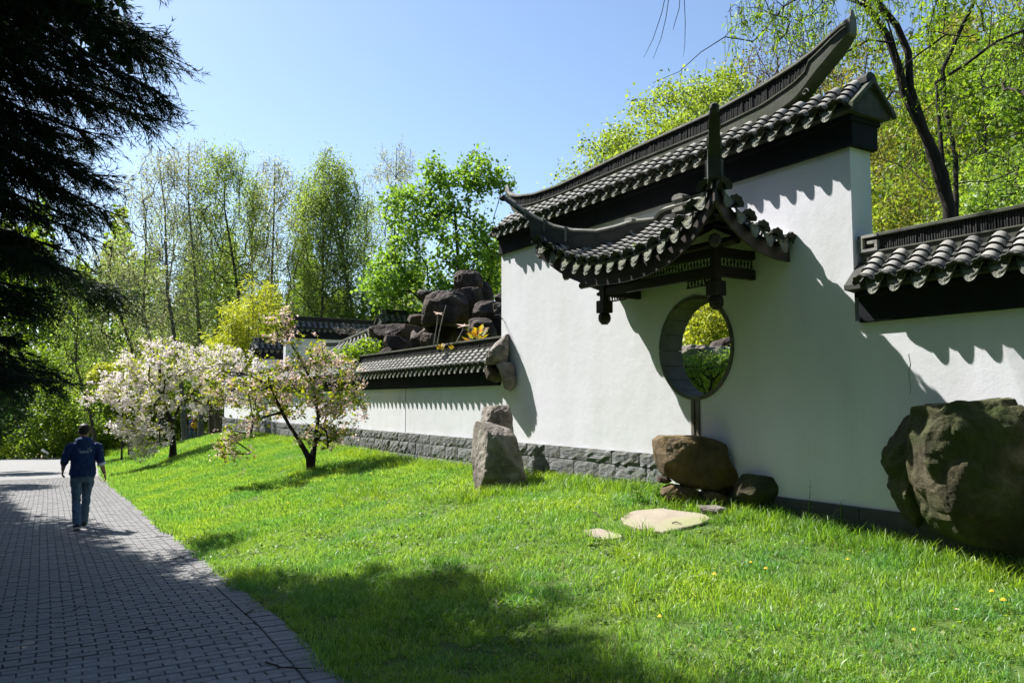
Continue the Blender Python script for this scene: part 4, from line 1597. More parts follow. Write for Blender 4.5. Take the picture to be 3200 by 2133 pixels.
class Tree:
    """branches grow from the trunk to points scattered through the crown"""
    def __init__(s, trunk, r0, r1, seed=1):
        s.r = np.random.default_rng(seed)
        T = [Vector(p) for p in trunk]
        pts = []
        for i in range(len(T) - 1):
            L = (T[i + 1] - T[i]).length
            k = max(1, int(L / .35))
            for j in range(k): pts.append(T[i].lerp(T[i + 1], j / k))
        pts.append(T[-1])
        s.tr = pts
        s.r0, s.r1 = r0, r1
        s.pos = [np.array(p) for p in pts]
        s.par = [-1] + list(range(len(pts) - 1))
        s.nt = len(pts)
        s.stems = [(0, s.nt)]

    def stem(s, frm, pts, r0, r1):
        """an extra main stem starting at trunk node index frm (fraction)"""
        i0 = int(frm * (s.nt - 1))
        prev = i0
        T = [Vector(s.pos[i0])] + [Vector(p) for p in pts]
        st = len(s.pos)
        for i in range(len(T) - 1):
            L = (T[i + 1] - T[i]).length
            k = max(1, int(L / .35))
            for j in range(1, k + 1):
                s.pos.append(np.array(T[i].lerp(T[i + 1], j / k)))
                s.par.append(prev)
                prev = len(s.pos) - 1
        s.stems.append((st, len(s.pos), i0, r0, r1))

    def grow(s, attract, step=.35, min_t=.25, bend=.25, sag=0.0, up=.15, wig=.04):
        A = np.asarray(attract, float)
        cap = len(s.pos) + len(A) * 60
        pos = np.zeros((cap, 3))
        pos[:len(s.pos)] = s.pos
        par = list(s.par)
        nn = len(s.pos)
        start = int(min_t * s.nt)
        ok = np.ones(cap, bool)
        ok[:start] = False
        anchor = pos[int((s.nt - 1) * .6)]
        order = np.argsort(np.linalg.norm(A - anchor, axis=1) + s.r.normal(size=len(A)) * .3)
        tips = []
        for ai in order:
            a = A[ai]
            d = a - pos[:nn]
            dist = np.linalg.norm(d, axis=1)
            cost = dist - up * d[:, 2] * .5 + np.where(d[:, 2] < 0, -d[:, 2] * up * 2, 0)
            cost[~ok[:nn]] = 1e9
            i = int(np.argmin(cost))
            L = dist[i]
            if L < .05: continue
            k = max(2, int(L / step))
            p0 = pos[i].copy()
            pd = p0 - pos[par[i]] if par[i] >= 0 else np.array([0, 0, 1.])
            pd = pd / (np.linalg.norm(pd) + 1e-9)
            c = p0 + (a - p0) * .45 + pd * L * bend + np.array([0, 0, L * .12])
            prev = i
            for j in range(1, k + 1):
                t = j / k
                q = (1 - t) ** 2 * p0 + 2 * t * (1 - t) * c + t * t * a
                q = q + s.r.normal(size=3) * wig * L * (1 if j < k else .3) - np.array([0, 0, sag * t * t * L])
                if nn >= cap: break
                pos[nn] = q
                par.append(prev)
                prev = nn
                nn += 1
            tips.append(prev)
        s.P = pos[:nn]
        s.par = np.array(par)
        # pipe model
        w = np.zeros(nn)
        haschild = np.zeros(nn, bool)
        haschild[s.par[s.par >= 0]] = True
        w[~haschild] = 1
        for i in range(nn - 1, 0, -1):
            if s.par[i] >= 0: w[s.par[i]] += w[i]
        s.w = w
        s.tips = np.array(tips)
        return s

    def wood(s, rtip=.006, ex=.5, n=4, nmain=8):
        w, P, par = s.w, s.P, s.par
        rad = rtip * w ** ex
        idx = [i for i in range(len(P)) if par[i] >= 0]
        main = set()
        for st in s.stems: main.update(range(st[0], st[1]))
        idx = np.array([i for i in idx if i not in main])
        rad_cap = np.minimum(rad, s.r0 * .6)
        V_, F_ = frustums(P[par[idx]], P[idx], np.minimum(rad_cap[par[idx]], rad_cap[idx] * 1.35), rad_cap[idx], n)
        mb = MB()
        mr = [lerp(s.r0, s.r1, (i / (s.nt - 1)) ** .8) for i in range(s.nt)]
        mr[0] *= 1.5
        if s.nt > 2: mr[1] *= 1.15
        mb.tube([P[i] + np.array([0, 0, 0]) for i in range(s.nt)], mr, nmain, False)
        for st in s.stems[1:]:
            a, b, i0, q0, q1 = st
            ids = [i0] + list(range(a, b))
            mb.tube([P[i] for i in ids], [lerp(q0, q1, k / (len(ids) - 1)) for k in range(len(ids))], 7, False)
        v2 = np.array([tuple(x) for x in mb.v])
        f2 = np.array(mb.f)
        return np.concatenate([V_, v2]), np.concatenate([F_, f2 + len(V_)])

    def leafpts(s, n, spread=.18, wmax=6, z_droop=0.0):
        """points along the thinnest branches"""
        idx = np.where((s.w <= wmax) & (s.par >= 0) & (np.arange(len(s.w)) >= s.nt))[0]
        i = s.r.choice(idx, n)
        t = s.r.random(n)[:, None]
        p = s.P[i] * t + s.P[s.par[i]] * (1 - t)
        o = s.r.normal(size=(n, 3)) * spread
        o[:, 2] -= np.abs(s.r.normal(size=n)) * z_droop
        return p + o


def ell(n, c, rad, r, shell=.0):
    """n points in an ellipsoid; shell>0 pushes them outwards"""
    d = r.normal(size=(n, 3))
    d /= np.linalg.norm(d, axis=1, keepdims=True)
    q = r.random(n) ** (1 / 3 * (1 - shell))
    return np.array(c) + d * q[:, None] * np.array(rad)


def pxblob(n, px, py, D, rx, ry, dd, r, shell=.3):
    """ellipsoid that covers a measured patch of the photograph at distance D"""
    c = at(px, py, D=D)
    k = D / F
    R_ = Vector((cos(TH), -sin(TH), 0))
    Fw = Vector((sin(TH), cos(TH), 0))
    d = r.normal(size=(n, 3))
    d /= np.linalg.norm(d, axis=1, keepdims=True)
    q = (r.random(n) ** (1 / 3 * (1 - shell)))[:, None]
    d = d * q
    return np.array(c) + np.outer(d[:, 0] * rx * k, R_) + np.outer(d[:, 1] * dd, Fw) + np.outer(d[:, 2] * ry * k, (0, 0, 1))


def finish_tree(name, label, cat, base, wood, crowns, bark, group=None):
    """crowns: list of (part name, (verts, faces), material)"""
    root = empty(name, base, 0, label, cat, group)
    off = np.array(base)
    me = raw_mesh('trunk', wood[0] - off, wood[1])
    link('trunk', me, bark, root, False, smooth=True)
    for pn_, (v, f), mt in crowns:
        link(pn_, raw_mesh(pn_, v - off, f), mt, root, False, kind='stuff' if pn_ == 'blossom' or pn_ == 'crown' else None)
    return root


def copy_tree(o, loc, rz, s, label, group=None, sz=None):
    c = o.copy()
    COL.objects.link(c)
    c.location = loc
    c.rotation_euler = (0, 0, rz)
    c.scale = (s, s, sz or s)
    if label: c['label'] = label
    if group: c['group'] = group
    for ch in o.children:
        d = ch.copy()
        COL.objects.link(d)
        d.parent = c
    return c


LM = dict(
    birch_g=leaf_mat('birch_leaves', [(.12, .19, .04), (.20, .28, .07), (.28, .34, .12)], .55, (1.6, 1.6, .8)),
    birch_s=leaf_mat('budding_birch_leaves', [(.20, .21, .12), (.30, .33, .18), (.38, .38, .25)], .5, (1.4, 1.4, .9)),
    wood_g=leaf_mat('woodland_leaves', [(.07, .125, .018), (.13, .21, .03), (.22, .30, .055)], .5, (1.6, 1.6, .5)),
    wood_y=leaf_mat('yellow_green_leaves', [(.14, .20, .035), (.23, .30, .06), (.33, .39, .12)], .5, (1.5, 1.5, .5)),
    wood_d=leaf_mat('deep_green_leaves', [(.015, .045, .012), (.03, .075, .018), (.06, .12, .03)], .4, (1.3, 1.4, .5)),
    olive=leaf_mat('olive_spring_leaves', [(.12, .12, .025), (.20, .20, .04), (.26, .24, .07)], .5, (1.4, 1.4, .6)),
    maple=leaf_mat('bright_maple_leaves', [(.10, .19, .03), (.165, .28, .05), (.24, .36, .09)], .5, (1.5, 1.5, .6)),
    bamboo=leaf_mat('bamboo_leaves', [(.27, .33, .03), (.42, .47, .05), (.55, .57, .10)], .45, (1.4, 1.35, .5)),
    gold=leaf_mat('golden_leaves', [(.26, .30, .03), (.38, .42, .05), (.45, .46, .10)], .45, (1.3, 1.3, .6)),
    cherry_l=leaf_mat('cherry_leaves', [(.09, .16, .016), (.17, .25, .025), (.27, .27, .04)], .5, (1.7, 1.5, .5)),
    white_b=leaf_mat('white_blossom', [(.78, .68, .68), (.86, .80, .79), (.90, .88, .87)], .4, (1, .98, .96), .7, .1),
    pink_b=leaf_mat('faded_pink_blossom', [(.60, .42, .36), (.78, .64, .58), (.88, .80, .76)], .4, (1.1, .95, .9), .7, .1),
    willow=leaf_mat('willow_leaves', [(.10, .17, .015), (.18, .28, .025), (.28, .36, .05)], .5, (1.5, 1.6, .5)),
    needle=leaf_mat('conifer_needles', [(.008, .018, .010), (.014, .030, .014), (.028, .048, .018)], .3, (1.2, 1.3, .6), .6, .3),
    lush=leaf_mat('fresh_green_leaves', [(.11, .19, .03), (.18, .29, .05), (.26, .37, .10)], .5, (1.4, 1.4, .5)),
    purple=leaf_mat('purple_brown_buds', [(.10, .07, .07), (.17, .12, .11), (.20, .17, .10)], .3, (1.2, 1.1, 1)),
    mahonia=leaf_mat('mahonia_leaves', [(.42, .12, .03), (.42, .34, .03), (.34, .38, .04)], .45, (1.4, 1.3, .5)),
    grass=leaf_mat('grass_blades', [(.11, .23, .03), (.17, .32, .05), (.25, .40, .085), (.37, .48, .20)], .5, (1.45, 1.5, .5), .42, .5, True),
    grass2=leaf_mat('tall_grass_blades', [(.11, .21, .018), (.17, .30, .03), (.27, .40, .08)], .45, (1.5, 1.5, .4), .42, .45, True),
    dry=leaf_mat('dry_straw', [(.20, .20, .07), (.33, .30, .14)], .3, (1, 1, 1), .7, .2),
)

# ------------------------------------------------------------------ birches beyond the garden
BIRCH = [  # base px, D, top px, top py, half width px, leaves, colour, label
    (507, 48, 440, 560, 75, 2600, 'birch_s', 'thin sparse birch at the left end of the birch row, leaning left'),
    (581, 46.5, 492, 470, 85, 3000, 'birch_s', 'tall grey sparse birch leaning left beside the highest birch'),
    (629, 46, 591, 445, 78, 4200, 'birch_s', 'highest birch of the row, its thin crown just right of the dark conifer'),
    (734, 45, 706, 470, 95, 8500, 'birch_g', 'upright dark-trunked birch with a dense green crown above the yellow bamboo'),
    (775, 51, 790, 560, 70, 4200, 'birch_g', 'slim birch behind the right edge of the yellow bamboo'),
    (849, 47, 859, 500, 80, 5200, 'birch_s', 'pale green birch in the middle of the birch row'),
    (925, 50, 955, 575, 75, 4200, 'birch_g', 'short slanting birch behind the far white wall'),
    (981, 44, 1000, 590, 85, 4800, 'birch_g', 'curved birch standing over the middle of the far white wall'),
    (1042, 45, 1032, 482, 100, 9500, 'birch_g', 'straight birch with the fullest green crown of the row'),
    (1124, 44, 1050, 560, 75, 4500, 'birch_g', 'birch leaning strongly to the left beside the bright green maple'),
    (1215, 56, 1240, 462, 95, 4800, 'birch_s', 'loose pale birch whose top shows just left of the maple'),
    (1120, 54, 1150, 620, 70, 3600, 'birch_g', 'lower birch between the leaning birch and the maple'),
    (316, 44, 225, 830, 60, 2600, 'birch_g', 'leaning thin birch behind the yellow-green shrub at the left'),
    (414, 45, 350, 760, 65, 3200, 'birch_s', 'thin grey birch left of the white cherry tree'),
    (500, 52, 545, 640, 80, 3600, 'birch_g', 'birch half hidden behind the sparse left birches'),
    (665, 54, 655, 620, 80, 4600, 'birch_g', 'birch in the second row behind the highest birch'),
]
def birch(i, spec):
    bx, D, tx, ty, hw, nl, colr, label = spec
    hw *= 1.2
    nl = int(nl * 1.65)
    r = np.random.default_rng(100 + i)
    b = at(bx, 1300, D=D)
    b.z = ground(b.x, b.y) - .1
    t = at(tx, ty, D=D)
    H_ = t.z - b.z
    mid = b.lerp(t, .5) + Vector((r.normal() * .35, r.normal() * .3, 0))
    q1 = b.lerp(t, .25) + Vector((r.normal() * .2, 0, 0))
    tr = Tree([b, q1, mid, b.lerp(t, .8) + Vector((r.normal() * .15, 0, 0)), t], .0105 * H_, .02, 200 + i)
    k = D / F
    n = int(150 + nl / 45)
    A = []
    # narrow crown, wide about the lower middle
    for _ in range(n):
        u = r.random() ** .8
        h = .24 + .74 * u
        c = b.lerp(t, h)
        wd = hw * k * (sin(pi * min(1, (1 - u) * .85 + .12)) ** .8) * 1.12
        a_ = r.random() * 2 * pi
        q = wd * r.random() ** .5
        A.append((c.x + cos(a_) * q, c.y + sin(a_) * q, c.z + .25 * q + r.normal() * .3))
    tr.grow(A, step=.5, min_t=.2, bend=.12, up=.9, wig=.03)
    w = tr.wood(rtip=.010, ex=.46, n=3, nmain=7)
    P = tr.leafpts(nl, .30, 4, .35)
    # hanging twigs
    m = nl // 14
    tw = tr.leafpts(m, .1, 3)
    te = tw + np.stack([r.normal(size=m) * .18, r.normal(size=m) * .18, -r.random(m) * .7 - .1], 1)
    tv, tf = frustums(tw, te, np.full(m, .009), np.full(m, .004), 3)
    w = (np.concatenate([w[0], tv]), np.concatenate([w[1], tf + len(w[0])]))
    P2 = tw[r.integers(0, m, nl // 2)]
    lf = leafmesh(np.concatenate([P, P2 + r.normal(size=(nl // 2, 3)) * np.array([.15, .15, .35])]), .092, .75, .2, .5, .25, r)
    finish_tree('birch_tree', label, 'tree', b, w, [('crown', lf, LM[colr])], M['birch'] if i in (1, 2, 0) else M['bark'], 'birches in a row beyond the garden')
for i, s_ in enumerate(BIRCH): birch(i, s_)


# ------------------------------------------------------------------ generic broadleaf trees
def broad(name, label, base, top_r, blobs, nattr, nleaf, lsize, mat, seed, bark='bark', trunk_r=.12, lw=.75, spread=.22, wmax=5, trunk=None, group=None, sag=0, droop=0.0, up=.3, rtip=.008, extra=None, cat='tree', wig=.05, min_t=.25, n=3, stems=None, zdroop=0):
    r = np.random.default_rng(seed)
    base = Vector(base)
    trk = trunk or [base, base.lerp(Vector(top_r), .5) + Vector((r.normal() * .15, r.normal() * .15, 0)), top_r]
    t = Tree(trk, trunk_r, trunk_r * .3, seed)
    for st in (stems or []): t.stem(*st)
    tot = sum(b[-1] for b in blobs)
    A = np.concatenate([b[0](int(nattr * b[-1] / tot), r) for b in blobs])
    t.grow(A, step=.4, min_t=min_t, bend=.2, up=up, sag=sag, wig=wig)
    w = t.wood(rtip=rtip, ex=.47, n=n)
    P = t.leafpts(nleaf, spread, wmax, zdroop)
    cr = [('crown', leafmesh(P, lsize, lw, .3, droop, .25, r), LM[mat])]
    if extra: cr += extra(t, r)
    return finish_tree(name, label, cat, base, w, cr, M[bark], group), t

def B(px, py, D, rx, ry, dd, wt, shell=.3):
    return (lambda n, r: pxblob(max(1, n), px, py, D, rx, ry, dd, r, shell), wt)

def gb(px, D, dz=-.1):
    p = at(px, 1300, D=D)
    p.z = ground(p.x, p.y) + dz
    return p

# bright green maple behind the rockery
mb_ = gb(1440, 31)
broad('maple_tree', 'bright green maple towering behind the rockery', mb_, at(1420, 640, D=31),
      [B(1390, 780, 31, 200, 140, 2.0, 3), B(1270, 660, 31, 80, 90, 1.2, 1.2), B(1360, 550, 31, 40, 60, .8, .5), B(1490, 540, 31, 50, 60, .8, .7), B(1420, 620, 31, 90, 70, 1.0, .9), B(1565, 560, 31, 30, 50, .6, .3), B(1210, 880, 30.5, 80, 90, 1.2, 1.2), B(1300, 900, 30.5, 130, 60, 1.2, 1.0), B(1500, 800, 31, 90, 150, 1.4, 1)],
      560, 14000, .13, 'maple', 301, trunk_r=.16, lw=.95, spread=.20, bark='bark_dark')

# woodland shrubs and small trees filling the middle distance
def bush_variant(i, mat, hh, rad, nl, ls):
    r = np.random.default_rng(400 + i)
    base = Vector((0, 0, 0))
    blobs = [(lambda n, r, c=c, R=R: ell(max(1, n), c, R, r, .4), w) for c, R, w in (
        ((0, 0, hh * .55), (rad, rad, hh * .42), 3), ((rad * .5, 0, hh * .35), (rad * .7, rad * .7, hh * .3), 1.2), ((-rad * .5, rad * .2, hh * .4), (rad * .7, rad * .7, hh * .3), 1.2), ((0, 0, hh * .85), (rad * .45, rad * .45, hh * .17), .6))]
    o, t = broad('woodland_tree', None, base, Vector((0, 0, hh * .75)), blobs, 190, nl, ls, mat, 500 + i, trunk_r=.09, spread=.28, wmax=6, lw=.8)
    return o
WV = [bush_variant(0, 'wood_g', 8.5, 2.6, 14000, .16), bush_variant(1, 'wood_y', 7.0, 2.4, 16000, .12), bush_variant(2, 'wood_g', 11, 2.6, 14000, .17), bush_variant(3, 'wood_g', 5.5, 2.4, 12000, .15), bush_variant(4, 'olive', 12, 3.0, 20000, .10), bush_variant(5, 'wood_y', 13, 2.8, 20000, .115)]
WSPOTS = [  # variant, px, D, scale, label
    (0, 130, 58, 1.0, 'rounded green woodland tree right above the end of the path'),
    (1, 60, 62, 1.25, 'yellowish woodland tree at the far left edge behind the dark conifer'),
    (2, 215, 66, .95, 'taller green woodland tree behind the walking man'),
    (0, 300, 60, .95, 'green woodland tree just left of the white cherry blossom'),
    (3, 175, 53, .95, 'lowest green tree, right behind the small sign'),
    (3, 255, 57, 1.0, 'low green tree right of the walking man\'s head'),
    (1, 360, 68, 1.1, 'yellow-green woodland tree above the golden shrub'),
    (2, 430, 63, .90, 'green woodland tree behind the top of the white cherry tree'),
    (0, 520, 60, 1.05, 'green woodland tree behind the leaning birches'),
    (1, 620, 64, .95, 'yellow-green woodland tree left of the bamboo'),
    (2, 690, 62, .75, 'green woodland tree behind the bamboo'),
    (0, 800, 60, .80, 'green tree right behind the bamboo clump'),
    (1, 900, 66, .80, 'yellow-green low tree above the middle of the far wall'),
    (0, 985, 64, .72, 'green low tree above the right half of the far wall'),
    (1, 1090, 60, .72, 'yellow-green low tree beside the maple'),
    (0, 1165, 44, .80, 'green tree below the left branches of the maple'),
    (0, -60, 56, 1.1, 'green woodland tree outside the left edge, behind the conifer'),
    (2, 20, 75, 1.15, 'tall woodland tree far behind the path at the left'),
]
first = set()
for vi, px_, D, s_, lb in WSPOTS:
    p = gb(px_, D, -.3)
    src = WV[vi]
    if vi not in first:
        first.add(vi)
        src.location = p
        src.rotation_euler = (0, 0, px_ * .7)
        src.scale = (s_, s_, s_)
        tag(src, lb, 'tree', 'woodland trees beyond the path')
    else:
        copy_tree(src, p, px_ * .7, s_, lb, 'woodland trees beyond the path')
# hillside trees at the right, behind the walls
HS = [
    (5, 1900, 27, 355, 'small yellow-green tree whose round top shows left over the long swept ridge'),
    (5, 2070, 30, 215, 'big yellow-green tree behind the middle of the tall wall'),
    (5, 2270, 29, 150, 'broad yellow-green tree behind the horn of the canopy'),
    (5, 2170, 27, 180, 'second yellow-green crown crowded against the broad one'),
    (5, 1985, 26, 330, 'low yellow-green crown between the small and the big yellow-green trees'),
    (4, 2370, 33, 130, 'olive tree top just behind the purple-brown tree'),
    (4, 2590, 34, 150, 'olive tree behind the right end of the swept ridge'),
    (4, 2800, 25, 260, 'olive spring tree right of the gable end'),
    (5, 2960, 31, 80, 'yellow-green hillside tree behind the willow trunk'),
    (0, 3120, 27, 150, 'green hillside tree at the right edge of the picture'),
    (2, 3010, 40, -30, 'tall green tree high on the slope behind the willow'),
    (4, 3190, 36, -80, 'olive tree high on the slope at the right edge'),
    (4, 2700, 42, 70, 'distant olive tree behind the gable'),
    (1, 2760, 20, 560, 'low yellow-green tree just behind the gable end'),
    (4, 2900, 19, 500, 'low olive shrub behind the right coping'),
    (1, 3100, 18, 520, 'low yellow-green shrub behind the coping near the right edge'),
    (0, 1620, 48, 700, 'green tree half hidden by the left end of the tall wall'),
    (4, 1700, 40, 590, 'pale budding tree just above the left tip of the swept ridge'),
]
VH = (8.5, 7.0, 11, 5.5, 12, 13)
for vi, px_, D, ty_, lb in HS:
    p = gb(px_, D, -.3)
    s_ = (at(px_, ty_, D=D).z - p.z) / (VH[vi] * 1.03)
    src = WV[vi]
    if vi not in first:
        first.add(vi)
        src.location = p
        src.rotation_euler = (0, 0, px_ * .7)
        src.scale = (s_, s_, s_)
        tag(src, lb, 'tree', 'trees on the slope behind the walls')
    else:
        copy_tree(src, p, px_ * .7, s_, lb, 'trees on the slope behind the walls')

# leafless purple-brown tree behind the swept ridge
pb = gb(2440, 30)
broad('bare_tree', 'purple-brown tree with hardly any leaves behind the swept ridge', pb, at(2430, 220, D=30), [B(2440, 190, 30, 110, 105, 1.4, 3), B(2520, 260, 30, 120, 90, 1.3, 2), B(2350, 300, 30, 80, 80, 1.2, 1)],
      620, 4200, .07, 'purple', 61, trunk_r=.14, spread=.10, wmax=3, up=.8, rtip=.007, lw=.5)

# a far-off wood that reads as one mass
def farwood():
    r = np.random.default_rng(8)
    n = 70000
    D = r.uniform(74, 105, n)
    px_ = r.uniform(-500, 1750, n)
    th = np.interp(px_, [-500, 0, 250, 700, 1100, 1750], [24, 24, 22, 20, 17, 18])
    P = []
    for d, x in zip(D, px_):
        q = at(x, 1253, D=d)
        P.append((q.x, q.y, 0))
    P = np.array(P)
    hh = th * (1 + .16 * np.sin(px_ / 47) + .12 * np.sin(px_ / 19 + 2)) * (D / 90)
    z0 = -6.0
    P[:, 2] = z0 + r.random(n) ** .8 * (hh + 2.5)
    v, f = leafmesh(P, .62, .9, .3, 0, .3, r)
    link('far_wood', raw_mesh('far_wood', v, f), LM['wood_g'], kind='stuff')
    # right-hand slope
    n = 36000
    px_ = r.uniform(1750, 3700, n)
    D = r.uniform(46, 66, n)
    P = np.array([tuple(at(x, 1253, D=d)) for x, d in zip(px_, D)])
    top = np.interp(px_, [1750, 1900, 2100, 2400, 2700, 3200, 3700], [3, 5, 9, 14, 17, 21, 22])
    P[:, 2] = 1 + r.random(n) ** .8 * top * (1 + .12 * np.sin(px_ / 31))
    v, f = leafmesh(P, .42, .9, .3, 0, .3, r)
    link('far_wood', raw_mesh('far_wood', v, f), LM['olive'], kind='stuff')
    # unseen leaf belt added left of the path and behind the camera to block sky light
    n = 5000
    P = np.stack([r.uniform(-17, -9, n), r.uniform(-20, 62, n), r.random(n) ** .8 * 21], 1)
    P2 = np.stack([r.uniform(-12, 16, 5000), r.uniform(-20, -11, 5000), r.random(5000) ** .8 * 13], 1)
    v, f = leafmesh(np.concatenate([P, P2]), 1.3, .9, .3, 0, .3, r)
    link('far_wood', raw_mesh('far_wood', v, f), LM['wood_d'], kind='stuff')  # added sky blocker, apart from the far wood above
farwood()

# golden flat-topped shrub
broad('golden_maple', 'flat-topped golden shrub left of the white cherry tree', gb(385, 40), at(385, 1200, D=40),
      [B(385, 1165, 40, 95, 30, 1.0, 3), B(320, 1180, 40, 45, 22, .7, 1), B(455, 1185, 40, 50, 26, .8, 1)], 200, 7000, .12, 'gold', 71, trunk_r=.05, spread=.12, up=.1, cat='shrub')

# bamboo
def bamboo():
    r = np.random.default_rng(72)
    base = gb(775, 38.5, 0)
    root = empty('bamboo_clump', base, 0, 'yellow-green bamboo clump rising behind the white gate wall', 'bamboo')
    mb = MB()
    tips = []
    for i in range(46):
        u = r.uniform(-1, 1)
        px_ = 775 + u * 105
        topy = 850 + 150 * abs((px_ - 812) / 110) ** 1.2 + r.uniform(0, 60)
        b = at(px_, 1253, D=38.5 + r.uniform(-.8, .8)); b.z = ground(b.x, b.y)
        t = at(px_ + r.normal() * 14 + u * 10, topy, D=38.5 + r.uniform(-.8, .8))
        P = [b, b.lerp(t, .5) + Vector((r.normal() * .05, 0, 0)), b.lerp(t, .85), t + Vector((r.normal() * .25, r.normal() * .2, -.12))]
        mb.tube(P, [.022, .018, .012, .004], 5, False)
        for k in range(26):
            q = r.uniform(.35, 1.0)
            tips.append(np.array(b.lerp(t, q)) + r.normal(size=3) * np.array([.20, .20, .10]))
    mb.build('culms', M['bark'], root)
    T = np.array(tips)
    P = T[r.integers(0, len(T), 11000)] + r.normal(size=(11000, 3)) * np.array([.20, .20, .14])
    v, f = leafmesh(P, .25, .15, .2, .25, .2, r)
    link('foliage', raw_mesh('foliage', v - np.array(base), f), LM['bamboo'], root, False, kind='stuff')
bamboo()

# ------------------------------------------------------------------ the two cherry trees
def cherry_extra(nb, size, mat, spread=.10, wmax=4):
    def fn(t, r):
        # blossoms hang in small bunches
        c = t.leafpts(nb // 9, spread, wmax, .05)
        P = c[r.integers(0, len(c), nb)] + r.normal(size=(nb, 3)) * np.array([.055, .055, .045])
        return [('blossom', blossommesh(P, size, r), LM[mat])]
    return fn

c1 = at_ground(975, 1472)
Dc = c1.x * sin(TH) + c1.y * cos(TH)
A1 = lambda x, y, d=0: at(x, y, D=Dc + d)
broad('cherry_tree', 'cherry tree with fading pink blossom and leaning forked trunk before the low wall', c1 - Vector((0, 0, .1)), None,
      [B(1010, 1190, Dc, 120, 110, 1.1, 3.0), B(1070, 1290, Dc, 70, 90, .8, 1.6), B(900, 1210, Dc + .2, 110, 90, .9, 2.2), B(880, 1020, Dc, 50, 65, .4, .7), B(960, 1100, Dc, 80, 60, .7, 1.0), B(790, 1250, Dc - .3, 110, 95, .8, 2.0), B(700, 1200, Dc - .4, 60, 60, .5, .6), B(740, 1380, Dc - .4, 75, 70, .5, .9), B(1000, 1350, Dc, 70, 50, .8, .9)],
      360, 3400, .10, 'cherry_l', 81, bark='bark_dark', trunk_r=.085, lw=.55, spread=.09, wmax=4, rtip=.0052, up=.25, wig=.05, min_t=.3, n=4,
      trunk=[c1 - Vector((0, 0, .1)), A1(965, 1430), A1(938, 1380), A1(905, 1330), A1(880, 1290)],
      stems=[(.22, [A1(985, 1380), A1(995, 1300), A1(975, 1200), A1(945, 1130), A1(900, 1060), A1(868, 990)], .06, .012),
             (.3, [A1(1010, 1340, .2), A1(1030, 1250, .3), A1(1070, 1210, .3)], .04, .012),
             (.95, [A1(840, 1200, -.2), A1(760, 1165, -.3), A1(690, 1160, -.4), A1(660, 1190, -.5)], .035, .010),
             (.85, [A1(860, 1250, .1), A1(830, 1150, .1)], .035, .012)],
      extra=cherry_extra(3800, .043, 'pink_b'))

c2 = at_ground(540, 1434)
Dd = c2.x * sin(TH) + c2.y * cos(TH)
A2 = lambda x, y, d=0: at(x, y, D=Dd + d)
broad('cherry_tree', 'white blossoming cherry tree with a straight dark trunk beside the path', c2 - Vector((0, 0, .1)), None,
      [B(500, 1130, Dd, 120, 70, 1.4, 2.5), B(600, 1120, Dd, 120, 65, 1.3, 2.0), B(720, 1150, Dd + .5, 110, 75, 1.3, 1.6), B(430, 1230, Dd - .3, 120, 65, 1.3, 2.5), B(390, 1330, Dd - .5, 70, 45, .8, 1.0), B(480, 1360, Dd - .6, 60, 40, .7, .9), B(600, 1230, Dd, 130, 70, 1.3, 2.5), B(310, 1240, Dd, 75, 22, .6, .7), B(360, 1190, Dd, 60, 25, .6, .5), B(440, 1390, Dd - .7, 60, 28, .5, .5), B(780, 1230, Dd + .5, 80, 60, 1, 1)],
      460, 4200, .10, 'gold', 82, bark='bark_dark', trunk_r=.13, lw=.6, spread=.14, wmax=4, rtip=.0065, up=.2, wig=.05, min_t=.5, n=4,
      trunk=[c2 - Vector((0, 0, .1)), A2(541, 1380), A2(537, 1320), A2(515, 1270), A2(500, 1190), A2(498, 1120)],
      stems=[(.5, [A2(560, 1270), A2(640, 1190), A2(700, 1140)], .05, .012), (.5, [A2(480, 1290, -.4), A2(420, 1270, -.6)], .045, .012)],
      extra=cherry_extra(9500, .058, 'white_b', .13))

